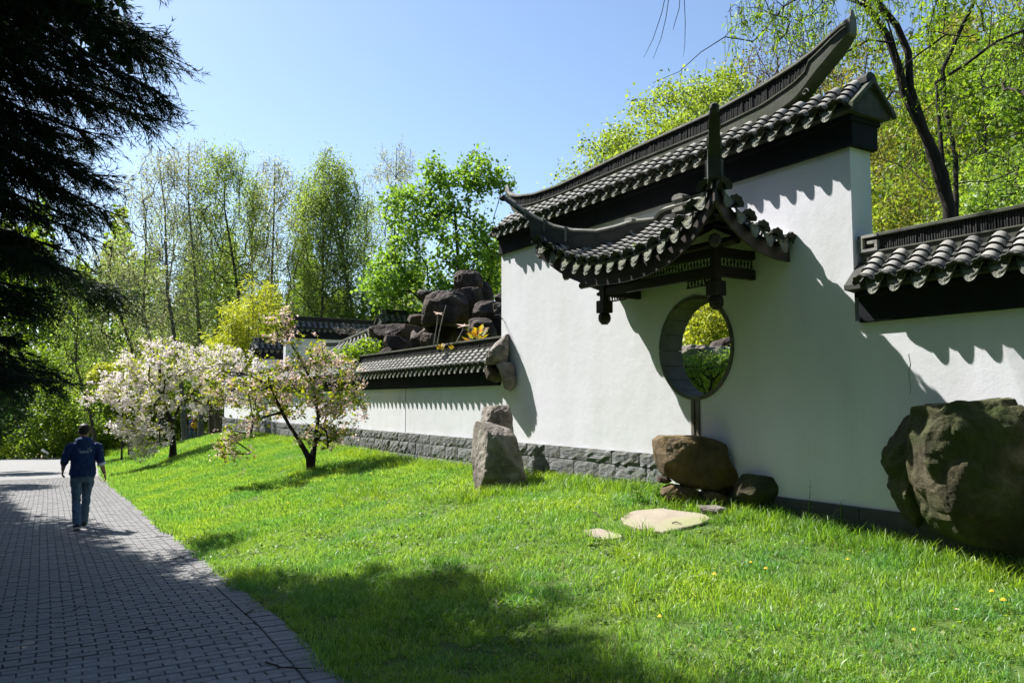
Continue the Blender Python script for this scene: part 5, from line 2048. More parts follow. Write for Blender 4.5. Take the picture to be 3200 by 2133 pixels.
# ------------------------------------------------------------------ willow behind the right coping
def willow():
    D = 12.0
    A = lambda x, y, d=0: at(x * K1, y * K1, D=D + d)
    b = A(2188, 520)
    b.z = ground(b.x, b.y) - .1
    r = np.random.default_rng(91)
    t = Tree([b, A(2180, 480), A(2165, 400), A(2140, 340), A(2108, 275), A(2078, 215), A(2062, 150), A(2040, 85), A(1995, 20), A(1960, -60)], .17, .05, 91)
    t.stem(.62, [A(2090, 200), A(2086, 120), A(2060, 60), A(2020, 10), A(1990, -70)], .085, .04)
    t.stem(.30, [A(2195, 360, .6), A(2170, 240, .8), A(2165, 160, .8), A(2210, 60, .8), A(2260, -40, .6)], .05, .03)
    t.stem(.42, [A(2150, 190, .5), A(2215, 150, .5), A(2290, 95, .4), A(2352, 70, .3), A(2450, 40, 0)], .045, .02)
    t.stem(.95, [A(1900, -40), A(1800, 15), A(1765, 60), A(1730, 95), A(1665, 85), A(1610, 120), A(1560, 165), A(1500, 190)], .022, .003)
    t.stem(.95, [A(1880, -30), A(1850, 40), A(1790, 90), A(1770, 150)], .012, .003)
    Aa = np.concatenate([pxblob(120, 2950, 60, D, 420, 260, 1.6, r, .2), pxblob(60, 2600, 30, D, 160, 130, 1.0, r, .2), pxblob(70, 2950, 420, D + .8, 260, 240, .9, r, .2), pxblob(26, 2420, 20, D - .5, 160, 60, .6, r, .2)])
    t.grow(Aa, step=.3, min_t=.35, bend=.2, up=.2, wig=.06)
    w = t.wood(rtip=.0045, ex=.46, n=4)
    # hanging twigs with narrow leaves
    m = 620
    tw = t.leafpts(m, .05, 3)
    ln = r.uniform(.25, .9, m)
    te = tw + np.stack([r.normal(size=m) * .12, r.normal(size=m) * .12, -ln], 1)
    tv, tf = frustums(tw, te, np.full(m, .004), np.full(m, .002), 3)
    w = (np.concatenate([w[0], tv]), np.concatenate([w[1], tf + len(w[0])]))
    k = r.integers(0, m, 8500)
    s = r.random(8500)[:, None]
    P = tw[k] * (1 - s) + te[k] * s + r.normal(size=(8500, 3)) * .025
    lf = leafmesh(P, .085, .22, .1, .9, .2, r)
    finish_tree('willow_tree', 'willow with a forked rough trunk and hanging twigs behind the right coping', 'tree', b, w, [('crown', lf, LM['willow'])], M['bark_dark'])
willow()
# bare twigs hanging in from above against the sky
tg = MB()
for pts in ([(1535, -40), (1520, 30), (1500, 90), (1479, 132)], [(1541, -40), (1530, 40), (1518, 90), (1500, 135)], [(1570, -40), (1574, 50), (1573, 100), (1570, 130)], [(1566, -60), (1560, 20), (1548, 60), (1546, 70)]):
    P = [at(x * K1, y * K1, D=9.0) for x, y in pts]
    tg.tube(P, [.006, .005, .004, .002], 4)
top_ = at(1560 * K1, -140 * K1, D=9.0)
for x in (1535, 1541, 1570, 1566): tg.tube([top_, at(x * K1, -40 * K1, D=9.0)], [.012, .006], 4)
tg.tube([top_, at(2000 * K1, -400 * K1, D=12.0)], [.012, .04], 5)
tw_ = tg.build('hanging_twigs', M['bark_dark'])
tag(tw_, 'bunch of bare thin twigs hanging into the sky from above the picture', 'twig')

# light green tree at the right edge, near
broad('ash_tree', 'light green tree with drooping sprays at the right edge above the coping', gb(3290, 15), at(3290, 420, D=15),
      [B(3170, 560, 15, 130, 110, .9, 2), B(3180, 180, 16, 110, 190, .9, 2), B(3120, 640, 14.5, 120, 60, .7, 1.2)], 240, 5200, .11, 'lush', 95, trunk_r=.12, lw=.35, spread=.14, droop=.6, wmax=4)

# trees through the moon window
broad('weeping_tree', 'weeping tree with yellow-green curtains seen through the moon window', gb(2250, 19), at(2235, 930, D=19),
      [B(2230, 960, 19, 110, 60, .9, 2), B(2200, 1020, 19, 70, 50, .7, 1), B(2290, 1020, 19, 60, 60, .7, 1)], 130, 6500, .085, 'gold', 96, trunk_r=.08, spread=.10, droop=.9, zdroop=.5, wmax=5)
broad('dissected_maple', 'low spreading green maple with dark twisted branches seen through the moon window', gb(2215, 12.2), at(2225, 1190, D=12.2),
      [B(2200, 1140, 12.2, 110, 30, .6, 3, .1), B(2260, 1130, 12.2, 70, 35, .5, 1.5, .1), B(2160, 1180, 12.2, 50, 45, .4, .8, .1)], 230, 6500, .045, 'lush', 97, trunk_r=.05, bark='bark_dark', spread=.06, lw=.3, droop=.3, wmax=4, up=.6, rtip=.006)
broad('shrub', 'yellow-green shrub low behind the green maple inside the moon window', gb(2240, 14.5), at(2240, 1220, D=14.5),
      [B(2230, 1200, 14.5, 110, 60, .6, 3)], 120, 4500, .07, 'gold', 98, trunk_r=.03, spread=.1, cat='shrub')
# leafy shrub before the hall and dry twigs
broad('shrub', 'small fresh green shrub before the hall roof at the left of the rockery', gb(1150, 22), at(1150, 1100, D=22),
      [B(1150, 1090, 22, 55, 30, .4, 2), B(1090, 1105, 22, 50, 22, .4, 1)], 110, 1600, .07, 'willow', 99, trunk_r=.025, spread=.07, cat='shrub')
broad('shrub', 'leafless grey twiggy shrub in front of the far wall', gb(1090, 27), at(1090, 1045, D=27),
      [B(1090, 1030, 27, 50, 16, .4, 1)], 120, 40, .05, 'purple', 103, bark='birch', trunk_r=.02, spread=.05, rtip=.008, cat='shrub')
# dark evergreen shrubs left of the path
for i, (px_, D, w_, h_, lb) in enumerate(((0, 34, 80, 150, 'dark evergreen bush at the left edge where the path ends'), (-110, 26, 150, 230, 'dark evergreen bush outside the left edge under the conifer'))):
    broad('evergreen_shrub', lb, gb(px_, D), at(px_, 1250, D=D), [B(px_, 1300 - h_ * .35, D, w_, h_ * .75, 1.4, 3)], 170, 8000, .11, 'wood_d', 110 + i, trunk_r=.06, spread=.18, cat='shrub', wmax=6)


# ------------------------------------------------------------------ the dark conifers on the left
def conifer(name, base, height, targets, seed, label, dens=1.0, ntw=60, core=(7.6, 5.0)):
    """targets: branch tips in world coordinates"""
    r = np.random.default_rng(seed)
    base = Vector(base)
    mb = MB()
    mb.tube([base, base + Vector((0, 0, height * .3)), base + Vector((.1, 0, height * .7)), base + Vector((0, 0, height))], [.48, .38, .2, .03], 12, False)
    S, T = [], []      # twig starts and directions
    wA, wB, wr = [], [], []
    for tp in targets:
        tp = Vector(tp)
        hd = Vector((tp.x - base.x, tp.y - base.y, 0)).length
        z0 = min(height * .97, tp.z + hd * r.uniform(.30, .62))
        p0 = Vector((base.x, base.y, z0))
        c = p0.lerp(tp, .55) + Vector((r.normal() * .15, r.normal() * .15, -hd * .07))
        n = 15
        P = []
        for k in range(n + 1):
            t = k / n
            q = p0 * (1 - t) ** 2 + c * (2 * t * (1 - t)) + tp * t * t
            q.z += .22 * max(0, t - .8) / .2 * .6
            P.append(q)
        rad = [lerp(.07, .006, k / n) * (hd / 5 + .3) for k in range(n + 1)]
        mb.tube(P, rad, 5, False)
        m = int(ntw * dens * hd / 5)
        for _ in range(m):
            t = r.uniform(.28, 1) ** .8
            i = min(n - 1, int(t * n))
            a = P[i].lerp(P[i + 1], t * n - i)
            d = (P[i + 1] - P[i]).normalized()
            sd = Vector((d.y, -d.x, 0)) * r.choice([-1, 1])
            ln = r.uniform(.35, .9) * (1.25 - t * .6) * (hd / 5) ** .5
            dirn = (d * r.uniform(.5, 1) + sd * r.uniform(.2, .9) + Vector((0, 0, r.uniform(-.75, .05)))).normalized()
            e = a + dirn * ln + Vector((0, 0, .04))
            wA.append(tuple(a)); wB.append(tuple(e)); wr.append(.010)
            for s_ in np.linspace(.25, 1, 5):
                q = a.lerp(e, s_)
                S.append(tuple(q)); T.append(tuple((dirn + Vector(tuple(r.normal(size=3) * .5)) + Vector((0, 0, -.15))).normalized()))
    A_, B_ = np.array(wA), np.array(wB)
    tv, tf = frustums(A_, B_, np.full(len(A_), .012), np.full(len(A_), .004), 3)
    # cords of scale leaves
    S, T = np.array(S), np.array(T)
    ce = S + T * r.uniform(.12, .30, len(S))[:, None]
    # needles around each cord
    nper = 11
    idx = np.repeat(np.arange(len(S)), nper)
    t = r.random(len(idx))[:, None]
    P0 = S[idx] * (1 - t) + ce[idx] * t
    dv = T[idx] + r.normal(size=(len(idx), 3)) * .38
    dv /= np.linalg.norm(dv, axis=1, keepdims=True)
    ln = r.uniform(.06, .13, len(idx))[:, None]
    sd = np.cross(dv, r.normal(size=(len(idx), 3)))
    sd /= np.linalg.norm(sd, axis=1, keepdims=True) + 1e-9
    w = .0060
    V_ = np.stack([P0 - sd * w, P0 + sd * w, P0 + dv * ln], 1).reshape(-1, 3)
    F_ = np.arange(len(V_)).reshape(-1, 3)
    nq = 60000
    zz_ = core[0] + (height - core[0]) * r.random(nq) ** 1.3
    R_ = core[1] * (1 - (zz_ - core[0]) / (height - core[0]) * .85) * r.random(nq) ** .5
    an = r.random(nq) * 2 * pi
    # boughs, not a smooth cone: the edge is scalloped
    R_ *= .86 + .14 * np.cos(an * 9 + zz_ * 2.1)
    Pq = np.stack([base.x + R_ * np.cos(an), base.y + R_ * np.sin(an), base.z + zz_ - R_ * .18], 1)
    qv, qf = leafmesh(Pq, .20, .6, .2, .3, .3, r)
    root = empty(name, base, 0, label, 'tree', 'dark conifers on the left of the path')
    off = np.array(base)
    link('inner_boughs', raw_mesh('inner_boughs', qv - off, qf), LM['needle'], root, False, kind='stuff')
    mbv = np.array([tuple(x) for x in mb.v])
    link('trunk', raw_mesh('trunk', mbv - off, np.array(mb.f)), M['bark_dark'], root, False, smooth=True)
    link('branches', raw_mesh('branches', tv - off, tf), M['bark_dark'], root, False)
    link('needles', raw_mesh('needles', V_ - off, F_), LM['needle'], root, False, kind='stuff')
    return root

def conifers():
    r = np.random.default_rng(5)
    base = Vector((-3.6, 10.8, 0)); base.z = ground(base.x, base.y) - .2
    K = K1
    vis = [(325, 5, 10.5), (290, 60, 11), (400, 105, 10.6), (424, 140, 10.8), (420, 170, 11.2), (380, 110, 11.6), (425, 235, 10.6), (400, 262, 10.4), (370, 285, 10.8), (330, 270, 11.4), (300, 215, 11.8), (345, 195, 10.2),
           (270, 330, 10.8), (235, 345, 11.2), (285, 440, 10.6), (260, 425, 11.2), (225, 400, 10.2), (298, 510, 10.9), (250, 500, 11.3), (215, 520, 10.4), (240, 560, 10.8), (180, 590, 10.6), (195, 640, 11), (150, 620, 10.2),
           (120, 690, 10.6), (90, 730, 10.2), (150, 720, 11), (60, 800, 10.4), (100, 850, 10.6), (165, 880, 10.8), (140, 895, 10.2), (60, 880, 10.8), (20, 900, 10.4), (0, 760, 10.6), (30, 700, 10.2),
           (200, 80, 11), (150, 150, 10.5), (240, 160, 11.2), (180, 250, 10.8), (120, 300, 10.4), (150, 380, 11), (90, 440, 10.5), (130, 500, 11), (60, 560, 10.4), (40, 400, 11), (60, 250, 10.6), (80, 120, 11), (20, 150, 10.4), (20, 620, 10.6), (210, 10, 10.8), (120, 20, 10.6), (250, -30, 11), (30, 30, 10.8), (100, 600, 10.8), (180, 460, 10.5), (110, 220, 10.9), (30, 500, 10.6), (190, 330, 10.6)]
    tg = [at((x - 42 - max(0, x - 200) * .06) * K, y * K, D=d) for x, y, d in vis]
    # thin single sprays low down
    tg += [at(275 * K, 690 * K, D=13.5), at(262 * K, 700 * K, D=13.7)]
    # the rest of the crown, above and around
    for i in range(170):
        z = 8.0 + 7.5 * (i / 170)
        a = i * 2.4 + .4
        L = (4.7 * (1 - max(0, z - 9) / 10)) * r.uniform(.75, 1.05)
        tg.append(base + Vector((cos(a) * L, sin(a) * L, z - L * .15)))
    c0 = conifer('conifer', base, 17.5, tg, 51, 'huge dark conifer whose drooping branches fill the upper left corner', 1.0, 74)
    # neighbours that shade the path (their crowns stand left of the picture)
    tg = []
    b2 = Vector((0, 0, 0))
    for i in range(46):
        z = 2.6 + 12.0 * (i / 46)
        a = i * 2.4
        L = (4.6 * (1 - (z - 2) / 17)) * r.uniform(.75, 1.05)
        tg.append(b2 + Vector((cos(a) * L, sin(a) * L, z - L * .18)))
    b = Vector((-4.8, 20.5, 0)); b.z = ground(b.x, b.y) - .2
    c1_ = conifer('conifer', (0, 0, 0), 16.5, tg, 52, 'dark conifer further along the path, mostly outside the left edge', 1.0, 40, (5.4, 4.3))
    c1_.location = b
    for x, y, s, lb in ((-6.4, 31.0, 1.0, 'third dark conifer along the left of the path, outside the picture'), (-6.4, 6.5, .95, 'dark conifer standing left of the photographer'), (-2.2, -3.5, .8, 'dark conifer behind the photographer')):
        copy_tree(c1_, (x, y, ground(x, y) - .2), x, s, lb, 'dark conifers on the left of the path')
conifers()


# ================================================================== GRASS
def blades(n, rad, h0, h1, w0, seed, bend=.5, curl=1.0):
    r = np.random.default_rng(seed)
    a = r.random(n) * 2 * pi
    q = rad * np.sqrt(r.random(n))
    bx, by = q * np.cos(a), q * np.sin(a)
    h = r.uniform(h0, h1, n) * (1.1 - .3 * q / rad)
    la = r.random(n) * 2 * pi
    lean = r.uniform(.1, bend, n) * h
    dx, dy = np.cos(la) * lean, np.sin(la) * lean
    wa = r.random(n) * 2 * pi
    wx, wy = np.cos(wa), np.sin(wa)
    w = w0 * r.uniform(.7, 1.3, n)
    Z = np.zeros(n)
    def pt(x, y, z): return np.stack([x, y, z], 1)
    v0 = pt(bx - wx * w / 2, by - wy * w / 2, Z)
    v1 = pt(bx + wx * w / 2, by + wy * w / 2, Z)
    v2 = pt(bx + dx * .3 + wx * w * .42, by + dy * .3 + wy * w * .42, h * .55)
    v3 = pt(bx + dx * .3 - wx * w * .42, by + dy * .3 - wy * w * .42, h * .55)
    v4 = pt(bx + dx + wx * w * .06, by + dy + wy * w * .06, h * (1 - .25 * curl * (lean / h)))
    v5 = pt(bx + dx - wx * w * .06, by + dy - wy * w * .06, h * (1 - .25 * curl * (lean / h)))
    V_ = np.stack([v0, v1, v2, v3, v4, v5], 1).reshape(-1, 3)
    b = np.arange(n)[:, None] * 6
    F_ = np.concatenate([b + np.array([[0, 1, 2, 3]]), b + np.array([[3, 2, 4, 5]])])
    return V_, F_


def scatter(name, clump, pts, scl, seed, label=None):
    """one object: geometry nodes put the tuft on every point"""
    r = np.random.default_rng(seed)
    n = len(pts)
    me = bpy.data.meshes.new(name)
    me.vertices.add(n)
    me.vertices.foreach_set('co', np.asarray(pts, np.float32).ravel())
    at_ = me.attributes.new('tuft_scale', 'FLOAT', 'POINT')
    at_.data.foreach_set('value', np.asarray(scl, np.float32))
    rt = me.attributes.new('tuft_turn', 'FLOAT_VECTOR', 'POINT')
    rot = np.stack([r.normal(size=n) * .12, r.normal(size=n) * .12, r.random(n) * 6.283], 1)
    rt.data.foreach_set('vector', rot.astype(np.float32).ravel())
    o = bpy.data.objects.new(name, me)
    COL.objects.link(o)
    o['kind'] = 'stuff'
    ng = bpy.data.node_groups.new(name, 'GeometryNodeTree')
    ng.interface.new_socket('Geometry', in_out='INPUT', socket_type='NodeSocketGeometry')
    ng.interface.new_socket('Geometry', in_out='OUTPUT', socket_type='NodeSocketGeometry')
    N, L = ng.nodes, ng.links
    gi, go = N.new('NodeGroupInput'), N.new('NodeGroupOutput')
    ip = N.new('GeometryNodeInstanceOnPoints')
    oi = N.new('GeometryNodeObjectInfo')
    oi.inputs['Object'].default_value = clump
    oi.inputs['As Instance'].default_value = True
    a1 = N.new('GeometryNodeInputNamedAttribute')
    a1.data_type = 'FLOAT'
    a1.inputs['Name'].default_value = 'tuft_scale'
    a2 = N.new('GeometryNodeInputNamedAttribute')
    a2.data_type = 'FLOAT_VECTOR'
    a2.inputs['Name'].default_value = 'tuft_turn'
    er = N.new('FunctionNodeEulerToRotation')
    L.new(a2.outputs[0], er.inputs[0])
    L.new(gi.outputs[0], ip.inputs['Points'])
    L.new(oi.outputs['Geometry'], ip.inputs['Instance'])
    L.new(er.outputs[0], ip.inputs['Rotation'])
    L.new(a1.outputs[0], ip.inputs['Scale'])
    L.new(ip.outputs[0], go.inputs[0])
    md = o.modifiers.new('tufts', 'NODES')
    md.node_group = ng
    return o


def tuft(name, V_F, mat):
    me = raw_mesh(name, *V_F)
    me.materials.append(mat)
    return bpy.data.objects.new(name, me)          # kept as the tuft's source, not placed itself


def inside(p, ring):
    c = False
    j = len(ring) - 1
    for i in range(len(ring)):
        a, b = ring[i], ring[j]
        if (a.y > p[1]) != (b.y > p[1]) and p[0] < (b.x - a.x) * (p[1] - a.y) / (b.y - a.y) + a.x: c = not c
        j = i
    return c


def grass():
    r = np.random.default_rng(33)
    def region(x0f, x1f, y0, y1, dens, keep=None):
        area = (y1 - y0) * 6.5
        n = int(area * dens)
        out = []
        for _ in range(n):
            y = r.uniform(y0, y1)
            x0, x1 = x0f(y), x1f(y)
            x = x0 + (x1 - x0) * r.random()
            if any(inside((x, y), s) for s in SLABS): continue
            if keep and not keep(x, y): continue
            out.append((x, y, ground(x, y) - .008))
        return out
    xr = lambda y: path_right(y) - .02 + r.normal() * .015
    xw = lambda y: 7.46
    short = tuft('lawn_tuft', blades(34, .085, .030, .085, .0055, 1, .8), LM['grass'])
    short2 = tuft('lawn_tuft_b', blades(30, .10, .025, .11, .0060, 2, 1.0), LM['grass'])
    mid = tuft('lawn_tuft_c', blades(34, .12, .04, .12, .011, 3, .8), LM['grass'])
    tall = tuft('tall_tuft', blades(22, .08, .07, .23, .0070, 4, .8, 1.5), LM['grass2'])
    dry = tuft('dry_tuft', blades(14, .12, .03, .10, .005, 5, 1.6, 1.8), LM['dry'])
    hz = lambda x, y: .75 + .55 * (noise.noise((x * .9, y * .9, 2)) + .5) + .25 * noise.noise((x * 3, y * 3, 7))
    def sc_(P, k=1.0): return [k * max(.45, hz(p[0], p[1])) for p in P]
    P = region(xr, xw, 2.2, 12, 92)
    scatter('lawn_grass', short, P, sc_(P, 1.0), 1)
    P = region(xr, xw, 2.2, 13, 38)
    scatter('lawn_grass', short2, P, sc_(P, 1.1), 2)
    P = region(xr, xw, 12, 26, 62)
    scatter('lawn_grass', mid, P, sc_(P, .95), 3)
    P = region(xr, lambda y: 7.46 if y < 38 else 13, 26, 66, 30)
    scatter('lawn_grass', mid, P, sc_(P, 1.35), 4)
    P = region(lambda y: -6, lambda y: -1.7, 8, 60, 10)
    scatter('verge_grass', mid, P, sc_(P, 1.5), 5)
    # taller grass: along the walls and rocks, and in loose patches over the lawn
    P = region(lambda y: 6.55, xw, 2, 38, 22, lambda x, y: r.random() < sstep((x - 6.5) / .8) * .9)
    P += region(lambda y: 3.6, xw, 2.2, 9, 7, lambda x, y: noise.noise((x * .8, y * .8, 9)) > -.05)
    P += region(lambda y: 4.2, xw, 9, 22, 9, lambda x, y: noise.noise((x * .7, y * .5, 5)) > .05)
    scatter('tall_grass', tall, P, [.7 + .5 * r.random() for _ in P], 6)
    # round the trunks and stones
    P = []
    for c, R_, n in ((c1, .55, 90), (c2, .6, 60), (at_ground(1560, 1545), .55, 60), (at_ground(1500, 1560), .3, 30), (at_ground(2100, 1580), .5, 12), (at_ground(1650, 1515), .4, 30)):
        for _ in range(n):
            a, q = r.random() * 6.28, R_ * sqrt(r.random())
            x, y = c.x + cos(a) * q, c.y + sin(a) * q
            if x < 7.45 and not any(inside((x, y), s) for s in SLABS): P.append((x, y, ground(x, y) - .01))
    scatter('tall_grass', tall, P, [.6 + .5 * r.random() for _ in P], 7)
    P = region(xr, xw, 2.2, 16, 9, lambda x, y: noise.noise((x * .6 + 9, y * .6, 1)) > 0)
    scatter('dry_grass', dry, P, [1.0 + .4 * r.random() for _ in P], 8)
    # clover and daisy leaves low in the sward
    cr = np.random.default_rng(6)
    pts_ = np.stack([cr.normal(size=26) * .05, cr.normal(size=26) * .05, cr.uniform(.01, .05, 26)], 1)
    clover = tuft('clover_tuft', leafmesh(pts_, .024, .95, 1.2, -.1, .1, cr), LM['wood_g'])
    P = region(xr, xw, 2.2, 14, 16, lambda x, y: noise.noise((x * .8 + 4, y * .8, 6)) > -.1)
    scatter('clover', clover, P, [.9 + .5 * r.random() for _ in P], 10)
    # long grass beyond the side path
    P = region(lambda y: 4.4, lambda y: 13, 56, 70, 12)
    scatter('tall_grass', tall, P, [2.2 + r.random() for _ in P], 9)
grass()

def litter():
    r = np.random.default_rng(44)
    P = []
    for _ in range(1500):
        y = 4 + 22 * r.random() ** 1.4
        e = path_right(y)
        x = e - abs(r.normal()) * 1.2 if r.random() < .6 else r.uniform(-1.6, e)
        if x > -1.6: P.append((x, y, path_z(y) + .004))
    P = np.array(P)
    v, f = leafmesh(P, .016, .55, 2.5, 0, .1, r)
    link('leaf_litter', raw_mesh('leaf_litter', v, f), LM['dry'], kind='stuff')
    # petals under the white cherry
    P = np.array([(c2.x + r.normal() * 1.6, c2.y + r.normal() * 1.6, 0) for _ in range(700)])
    P[:, 2] = [ground(a, b) + .05 for a, b in P[:, :2]]
    v, f = leafmesh(P, .03, .9, 2, 0, .1, r)
    link('fallen_petals', raw_mesh('fallen_petals', v, f), LM['white_b'], kind='stuff')
litter()

# ================================================================== SIDE PATH, SIGN
def side_path():
    C = [at_ground(x, y) for x, y in ((300, 1421), (340, 1413), (400, 1404), (460, 1397), (540, 1388), (620, 1378), (700, 1368))]
    C.append(C[-1] + (C[-1] - C[-2]) * 1.5)
    v, f = [], []
    n = 0
    P = []
    for a, b in zip(C[:-1], C[1:]):
        for k in range(5): P.append(a.lerp(b, k / 5))
    for i, p in enumerate(P):
        d = (P[min(i + 1, len(P) - 1)] - P[max(i - 1, 0)])
        s = Vector((-d.y, d.x, 0)).normalized()
        for k in range(5):
            q = p + s * (-1.0 + .55 * k)
            v.append((q.x, q.y, ground(q.x, q.y) + .012))
    for i in range(len(P) - 1):
        for k in range(4):
            a = i * 5 + k
            f.append((a, a + 1, a + 6, a + 5))
    o = link('side_path', raw_mesh('side_path', v, f), M['paver'], smooth=True)
    o['kind'] = 'structure'
side_path()

def sign():
    b = at(143, 1424, D=50); b.z = ground(b.x, b.y)
    g = empty('info_sign', b, 0, 'small tilted white information board on a post at the far end of the path', 'sign')
    p = MB()
    p.box(-.03, .03, -.03, .03, 0, .42, Matrix.Translation(b))
    p.build('post', M['ridge'], g)
    m, nt, bs = new_mat('white_board')
    bs.inputs['Base Color'].default_value = (.75, .76, .76, 1)
    bs.inputs['Roughness'].default_value = .4
    bd = MB()
    Mx = Matrix.Translation(b + Vector((-.05, 0, .48))) @ Matrix.Rotation(radians(38), 4, 'Y') @ Matrix.Rotation(radians(-20), 4, 'X')
    bd.box(-.24, .24, -.2, .2, -.012, .012, Mx)
    bd.build('board', m, g, bevel=.004)
sign()

# ================================================================== SMALL PLANTS
def stem_plant(name, base, h, nl, size, mat, label, seed, lw=.6, cat='plant', lean=(0, 0), group=None, droop=.35, fan=1.0):
    """a herb: bent stems with paired pointed leaves"""
    r = np.random.default_rng(seed)
    base = Vector(base)
    root = empty(name, base, 0, label, cat, group)
    mb = MB()
    pts, szs = [], []
    vs, fs = [], []
    nst = max(1, nl // 12)
    for s_ in range(nst):
        ln = Vector((lean[0] + r.normal() * .22 * fan, lean[1] + r.normal() * .22 * fan, 1)).normalized()
        hh = h * r.uniform(.65, 1.0)
        P = [base + Vector((r.normal() * .03, r.normal() * .03, 0)) * fan]
        for k in range(1, 6): P.append(P[0] + ln * hh * k / 5 + Vector((ln.x, ln.y, 0)) * hh * .25 * (k / 5) ** 2)
        mb.tube(P, [.006, .005, .004, .004, .003, .002], 5, False)
        for k in range(12):
            t = .25 + .75 * (k // 2) / 5
            i = min(4, int(t * 5))
            p = P[i].lerp(P[i + 1], min(1, t * 5 - i))
            a = r.random() * 6.28 if k % 2 == 0 else a + pi
            d = Vector((cos(a), sin(a), .35 - droop * .3)).normalized()
            sd = Vector((-sin(a), cos(a), 0))
            up = d.cross(sd) * -1
            L = size * r.uniform(.6, 1.1) * (1.15 - .45 * t)
            w = L * lw * .5
            q = [p + d * L * .05, p + d * L * .35 + sd * w + up * L * .06, p + d * L * .7 + sd * w * .6 - Vector((0, 0, L * droop * .2)), p + d * L - Vector((0, 0, L * droop * .5)),
                 p + d * L * .7 - sd * w * .6 - Vector((0, 0, L * droop * .2)), p + d * L * .35 - sd * w + up * L * .06, p + d * L * .5 - Vector((0, 0, L * droop * .08))]
            n = len(vs)
            vs += q
            fs += [(n, n + 1, n + 6), (n + 1, n + 2, n + 6), (n + 2, n + 3, n + 6), (n + 3, n + 4, n + 6), (n + 4, n + 5, n + 6), (n + 5, n, n + 6)]
    mb.build('stem', LM['grass2'], root)
    link('leaves', raw_mesh('leaves', vs, fs), LM[mat], root)
    return root

pl = [
    ((1985, 1575), .42, 48, .10, 'lush', 'bright leafy weed against the plinth, left of the ochre boulder'),
    ((2050, 1560), .34, 36, .09, 'lush', 'leafy weed with round bright leaves right below the ochre boulder'),
    ((1950, 1540), .20, 24, .06, 'lush', 'low weed at the foot of the plinth, left of the bright leafy weed'),
    ((2105, 1590), .14, 24, .05, 'willow', 'small tuft of weed between the slab and the squarish brown stone'),
    ((2455, 1590), .26, 24, .08, 'wood_g', 'weed in the shade in front of the low flat-topped rock'),
    ((2700, 1640), .24, 36, .09, 'wood_g', 'broad-leaved weed in the shade at the left foot of the huge boulder'),
    ((2860, 1690), .22, 36, .10, 'wood_g', 'broad-leaved weed under the front of the huge boulder'),
    ((1455, 1560), .24, 36, .06, 'lush', 'weed at the left foot of the upright stone'),
    ((1690, 1520), .18, 24, .05, 'lush', 'little weed right of the upright stone'),
]
for i, ((x, y), h, nl, s_, mt, lb) in enumerate(pl):
    stem_plant('weed', at_ground(x, y), h, nl, s_, mt, lb, 600 + i)
for i, (x, h, lb) in enumerate(((2522, .50, 'taller of two thin weeds standing before the shaded white wall'), (2627, .36, 'shorter of two thin weeds standing before the shaded white wall'))):
    b = at(x, 1600, X=7.36); b.z = ground(b.x, b.y)
    stem_plant('weed', b, h, 12, .10, 'wood_g', lb, 640 + i, lw=.45, fan=.3)
# seedlings on the canopy roof
stem_plant('seedling', at(2262, 612, X=6.55), .24, 12, .055, 'lush', 'bright seedling sprouting behind the front horn of the canopy', 650, lean=(.0, -.1), fan=.4)
stem_plant('seedling', at(2300, 640, X=6.75), .10, 12, .04, 'mahonia', 'tiny reddish seedling on the right slope of the canopy roof', 651, fan=.8)
stem_plant('seedling', at(1990, 775, X=6.5), .06, 12, .045, 'lush', 'tiny green seedling between the canopy roof tiles', 652, fan=1)

def mahonia(px_, py, D, s, label, seed):
    r = np.random.default_rng(seed)
    b = at(px_, py + 40, D=D)
    root = empty('mahonia', b, 0, label, 'shrub')
    st = MB()
    vs, fs = [], []
    for k in range(9):
        a = k * 2.4
        t = k / 9
        e = b + Vector((cos(a) * s * (.25 + .5 * r.random()), sin(a) * s * .5, s * (.35 + .75 * t)))
        P = [b, b.lerp(e, .5) + Vector((0, 0, s * .12)), e]
        st.tube(P, [.008, .006, .003], 4, False)
        for j in range(10):
            q = P[1].lerp(e, j / 9)
            d = (e - P[1]).normalized()
            sd = Vector((-d.y, d.x, .15)).normalized() * (1 if j % 2 else -1)
            L = s * .30
            n = len(vs)
            vs += [q, q + (sd + d * .4) * L * .5 + d * L * .14, q + (sd + d * .5) * L, q + (sd + d * .3) * L * .5 - d * L * .12]
            fs.append((n, n + 1, n + 2, n + 3))
    st.build('stem', M['bark'], root)
    link('leaves', raw_mesh('leaves', vs, fs), LM['mahonia'], root)
mahonia(1492, 1045, 16.6, .42, 'orange and yellow leaved shrub behind the coping below the right of the rockery', 1)
mahonia(1425, 1068, 16.9, .26, 'low yellow-orange shrub behind the coping in the middle', 2)
mahonia(1375, 1062, 17.0, .18, 'smallest orange-tipped shrub behind the coping, at the left', 3)

def cane(pts, D, crown, label, seed):
    P = [at(x, y, D=D) for x, y in pts]
    root = empty('bare_cane', P[0], 0, label, 'plant')
    mb = MB()
    mb.tube(P, [.014, .013, .011, .010][:len(P)], 5)
    mb.build('stem', M['birch'], root)
    if crown:
        r = random.Random(seed)
        vs, fs = [], []
        c = P[-1]
        for k in range(11):
            a = r.random() * 6.28
            d = Vector((cos(a), sin(a), r.uniform(-.05, .5))).normalized()
            sd = Vector((-sin(a), cos(a), 0))
            L = crown * r.uniform(.6, 1)
            n = len(vs)
            vs += [c, c + d * L * .5 + sd * L * .13, c + d * L + Vector((0, 0, -.02)), c + d * L * .5 - sd * L * .13]
            fs.append((n, n + 1, n + 2, n + 3))
        link('leaf_tuft', raw_mesh('leaf_tuft', vs, fs), LM['pink_b'], root)
zz = lambda x, y: (1150 + x * Q, 820 + y * Q)
